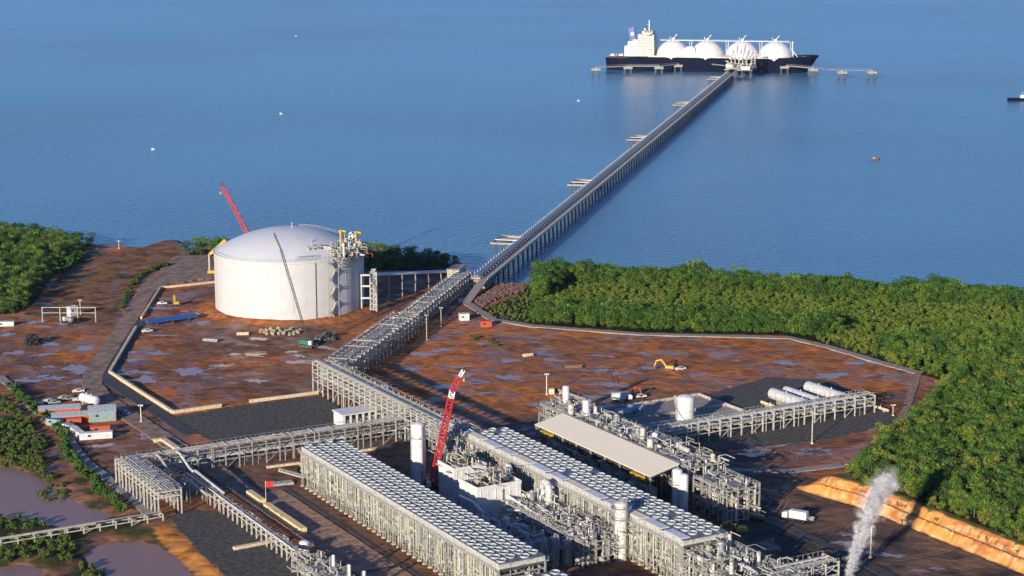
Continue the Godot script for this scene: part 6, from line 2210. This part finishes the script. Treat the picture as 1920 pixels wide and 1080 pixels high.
	excavator("yellow excavator digging on the open red ground right of the pier road", Vector3(72.8, 0.0, -845.0), 2.8, M.yellow_paint)
	pickup("white pickup beside the yellow excavator on the open ground", Vector3(78.5, 0.0, -845.0), 0.5, M.white_paint)
	excavator("orange excavator near the white stacks on the open ground", Vector3(51.4, 0.0, -792.2), 0.6, M.orange_paint)
	lorry("white lorry beside the orange excavator on the open ground", Vector3(47.9, 0.0, -788.6), 0.2, M.white_paint, "box", M.white_paint)
	pickup("white pickup right of the orange excavator", Vector3(56.4, 0.0, -794.1), 0.4, M.white_paint)
	container("pale blue tent like store behind the process train", Vector3(46.2, 0.0, -758.7), 0.3, 6, 3.6, M.teal_paint, M.roof_metal, "", 5.0, "store_tent")
	container("second pale blue store right of the first behind the process train", Vector3(51.8, 0.0, -762.1), 0.3, 6, 4.4, M.teal_paint, M.roof_metal, "", 5.0, "store_tent")
	lorry("flat bed lorry in the shade right of the shelter", Vector3(84.2, 0.0, -626.1), 2.55, M.pipe_cream, "open", M.pipe_rust)
	excavator("yellow machine in the shade below the flat bed lorry", Vector3(77.7, 0.0, -611.1), 3.4, M.yellow_paint)
	lorry("white lorry with a white load parked in the sun on the yard", Vector3(99.0, 0.0, -624.9), 2.6, M.white_paint, "box", M.white_paint)
	pickup("dark pickup parked just right of the white lorry on the yard", Vector3(103.3, 0.0, -624.9), 2.7, M.pipe_grey)
	pickup("white pickup at the plant edge above the bottom pipe rack", Vector3(77.9, 0.0, -583.1), 2.7, M.white_paint)
	for q in [[Vector3(-58.3, 0.0, -811.0), "bundle of grey pipes laid on the ground right of the corner of the tall rack", 9.0, "pipe_grey", 0.4], [Vector3(-51.6, 0.0, -879.5), "bundle of rusty pipes beside the pier road", 7.0, "pipe_rust", 1.2], [Vector3(-135.9, 0.0, -919.2), "stack of pale timber in front of the left side of the tank", 6.0, "concrete_cream", 0.1], [Vector3(-149.8, 0.0, -904.8), "bundle of grey pipes in the middle of the bund", 8.0, "pipe_grey", -0.3], [Vector3(28.7, 0.0, -849.1), "bundle of rusty pipes on the open red ground", 8.0, "pipe_rust", 0.2], [Vector3(7.7, 0.0, -872.8), "stack of pale timber on the open red ground left of the excavator", 5.0, "concrete_cream", 0.5]]:
		var st := thing("material_stack", q[1], "stack", q[0], q[4])
		for k in 5:
			rod(st, "piece", Vector3(-q[2] * 0.5, 0.4 + 0.6 * (k / 3), (k % 3) * 0.8 - 0.8 + 0.4 * (k / 3)), Vector3(q[2] * 0.5, 0.4 + 0.6 * (k / 3), (k % 3) * 0.8 - 0.8 + 0.4 * (k / 3)), 0.38, M[q[3]])
	# posts
	lamp_post("pale thick post with a white box on the open red ground", Vector3(15.3, 0.0, -799.6), 9.5, M.white_paint)
	block(thing("equipment_box", "cream equipment box at the foot of the pale thick post", "box", Vector3(17.5, 0.0, -801.5)), "body", Vector3(0, 1.2, 0), Vector3(2.4, 2.4, 2.4), M.concrete_cream)
	var ow := thing("overland_pipe", "grey pipe on low sleepers leading from the thick post to the stacks", "pipeline", Vector3(19.5, 0.0, -806.2))
	var oe := Vector3(31.2, 0.0, -788.6) - Vector3(19.5, 0.0, -806.2)
	rod(ow, "pipe", Vector3(0, 1.0, 0), oe + Vector3(0, 1.0, 0), 0.6, M.concrete_grey)
	for k in 5:
		block(ow, "sleeper", oe * (k / 4.0) + Vector3(0, 0.3, 0), Vector3(2.0, 0.6, 0.8), M.concrete)
	lamp_post("tall lamp post by the right hand forest beyond the gravel pad", Vector3(120.2, 0.0, -721.6), 13.0, M.steel_pale)
	lamp_post("tall lamp post on the red ground right of the pier road, the nearer one", Vector3(-42.5, 0.0, -907.2), 13.0, M.concrete)
	lamp_post("tall lamp post on the red ground right of the pier road, the farther one", Vector3(-36.5, 0.0, -939.1), 10.0, M.concrete)
	lamp_post("lamp post right of the camp by the access road", Vector3(-154.9, 0.0, -753.7), 7.5, M.white_paint)
	lamp_post("pale post on the knoll at the left shore", Vector3(-249.7, 0.0, -1167.9), 5.0, M.concrete_cream)
	lamp_post("pale pole beside the tall white cabin at left", Vector3(-228.8, 0.0, -967.9), 8.0, M.concrete_cream)
	lamp_post("short pale post by the pond bank of the right gravel pad", Vector3(161.1, 0.0, -763.8), 5.0, M.concrete_cream)
	lamp_post("tall thin lamp post at the edge of the yard by the steam plume", Vector3(118.2, 0.0, -586.2), 11.0, M.steel_pale)
	lamp_post("lamp post at the right end of the process train in front of the shaded yard", P(107, 121), 12.0, M.white_paint)
	var es := thing("equipment_shelter", "dark grey roofed shelter between the comb rack and the T post rack", "shelter", P(-10, -46), GRID)
	block(es, "roof", Vector3(0, 5.0, 0), Vector3(12, 0.5, 7), M.steel_dark)
	for x in [-5.5, 0.0, 5.5]:
		for z in [-3.0, 3.0]:
			bar(es, "post", Vector3(x, 0, z), Vector3(x, 4.8, z), 0.4, 0.4, M.steel)
	block(es, "switchgear", Vector3(0, 1.6, 0), Vector3(9, 3.2, 4), M.concrete_grey)
	var rs := thing("flag_pole", "pole with a bright red square flag beside the plant road", "flag pole", Vector3(-88.1, 0.0, -640.5))
	rod(rs, "pole", Vector3.ZERO, Vector3(0, 9.6, 0), 0.13, M.steel_pale)
	var fl := MB.new()
	for k in 6:
		fl.box(Vector3(0.3 + k * 0.45, 8.4, sin(k * 1.3) * 0.12), Vector3(0.46, 2.2, 0.08))
	part(rs, "flag", fl.done(), M.red_paint)
	var rb := thing("concrete_ramp", "pale sloping concrete slab on the ground by the end of the long air cooler", "slab", Vector3(-86.0, 0.0, -667.3), GRID + 1.4)
	block(rb, "slab", Vector3(0, 0.4, 0), Vector3(9, 0.8, 3.4), M.concrete)
	for k in 3:
		var lp := thing("loose_pipe", "loose cream pipe leaning on the corner of the long air cooler, %s of three" % ["upper", "middle", "lower"][k], "pipe", Vector3(-82.8, 0.0, -676.0) + Vector3(0, 0, k * 1.4), GRID + 0.9)
		rod(lp, "pipe", Vector3(-5, 3.2, 0), Vector3(5, 0.8, 0), 0.28, M.pipe_cream)
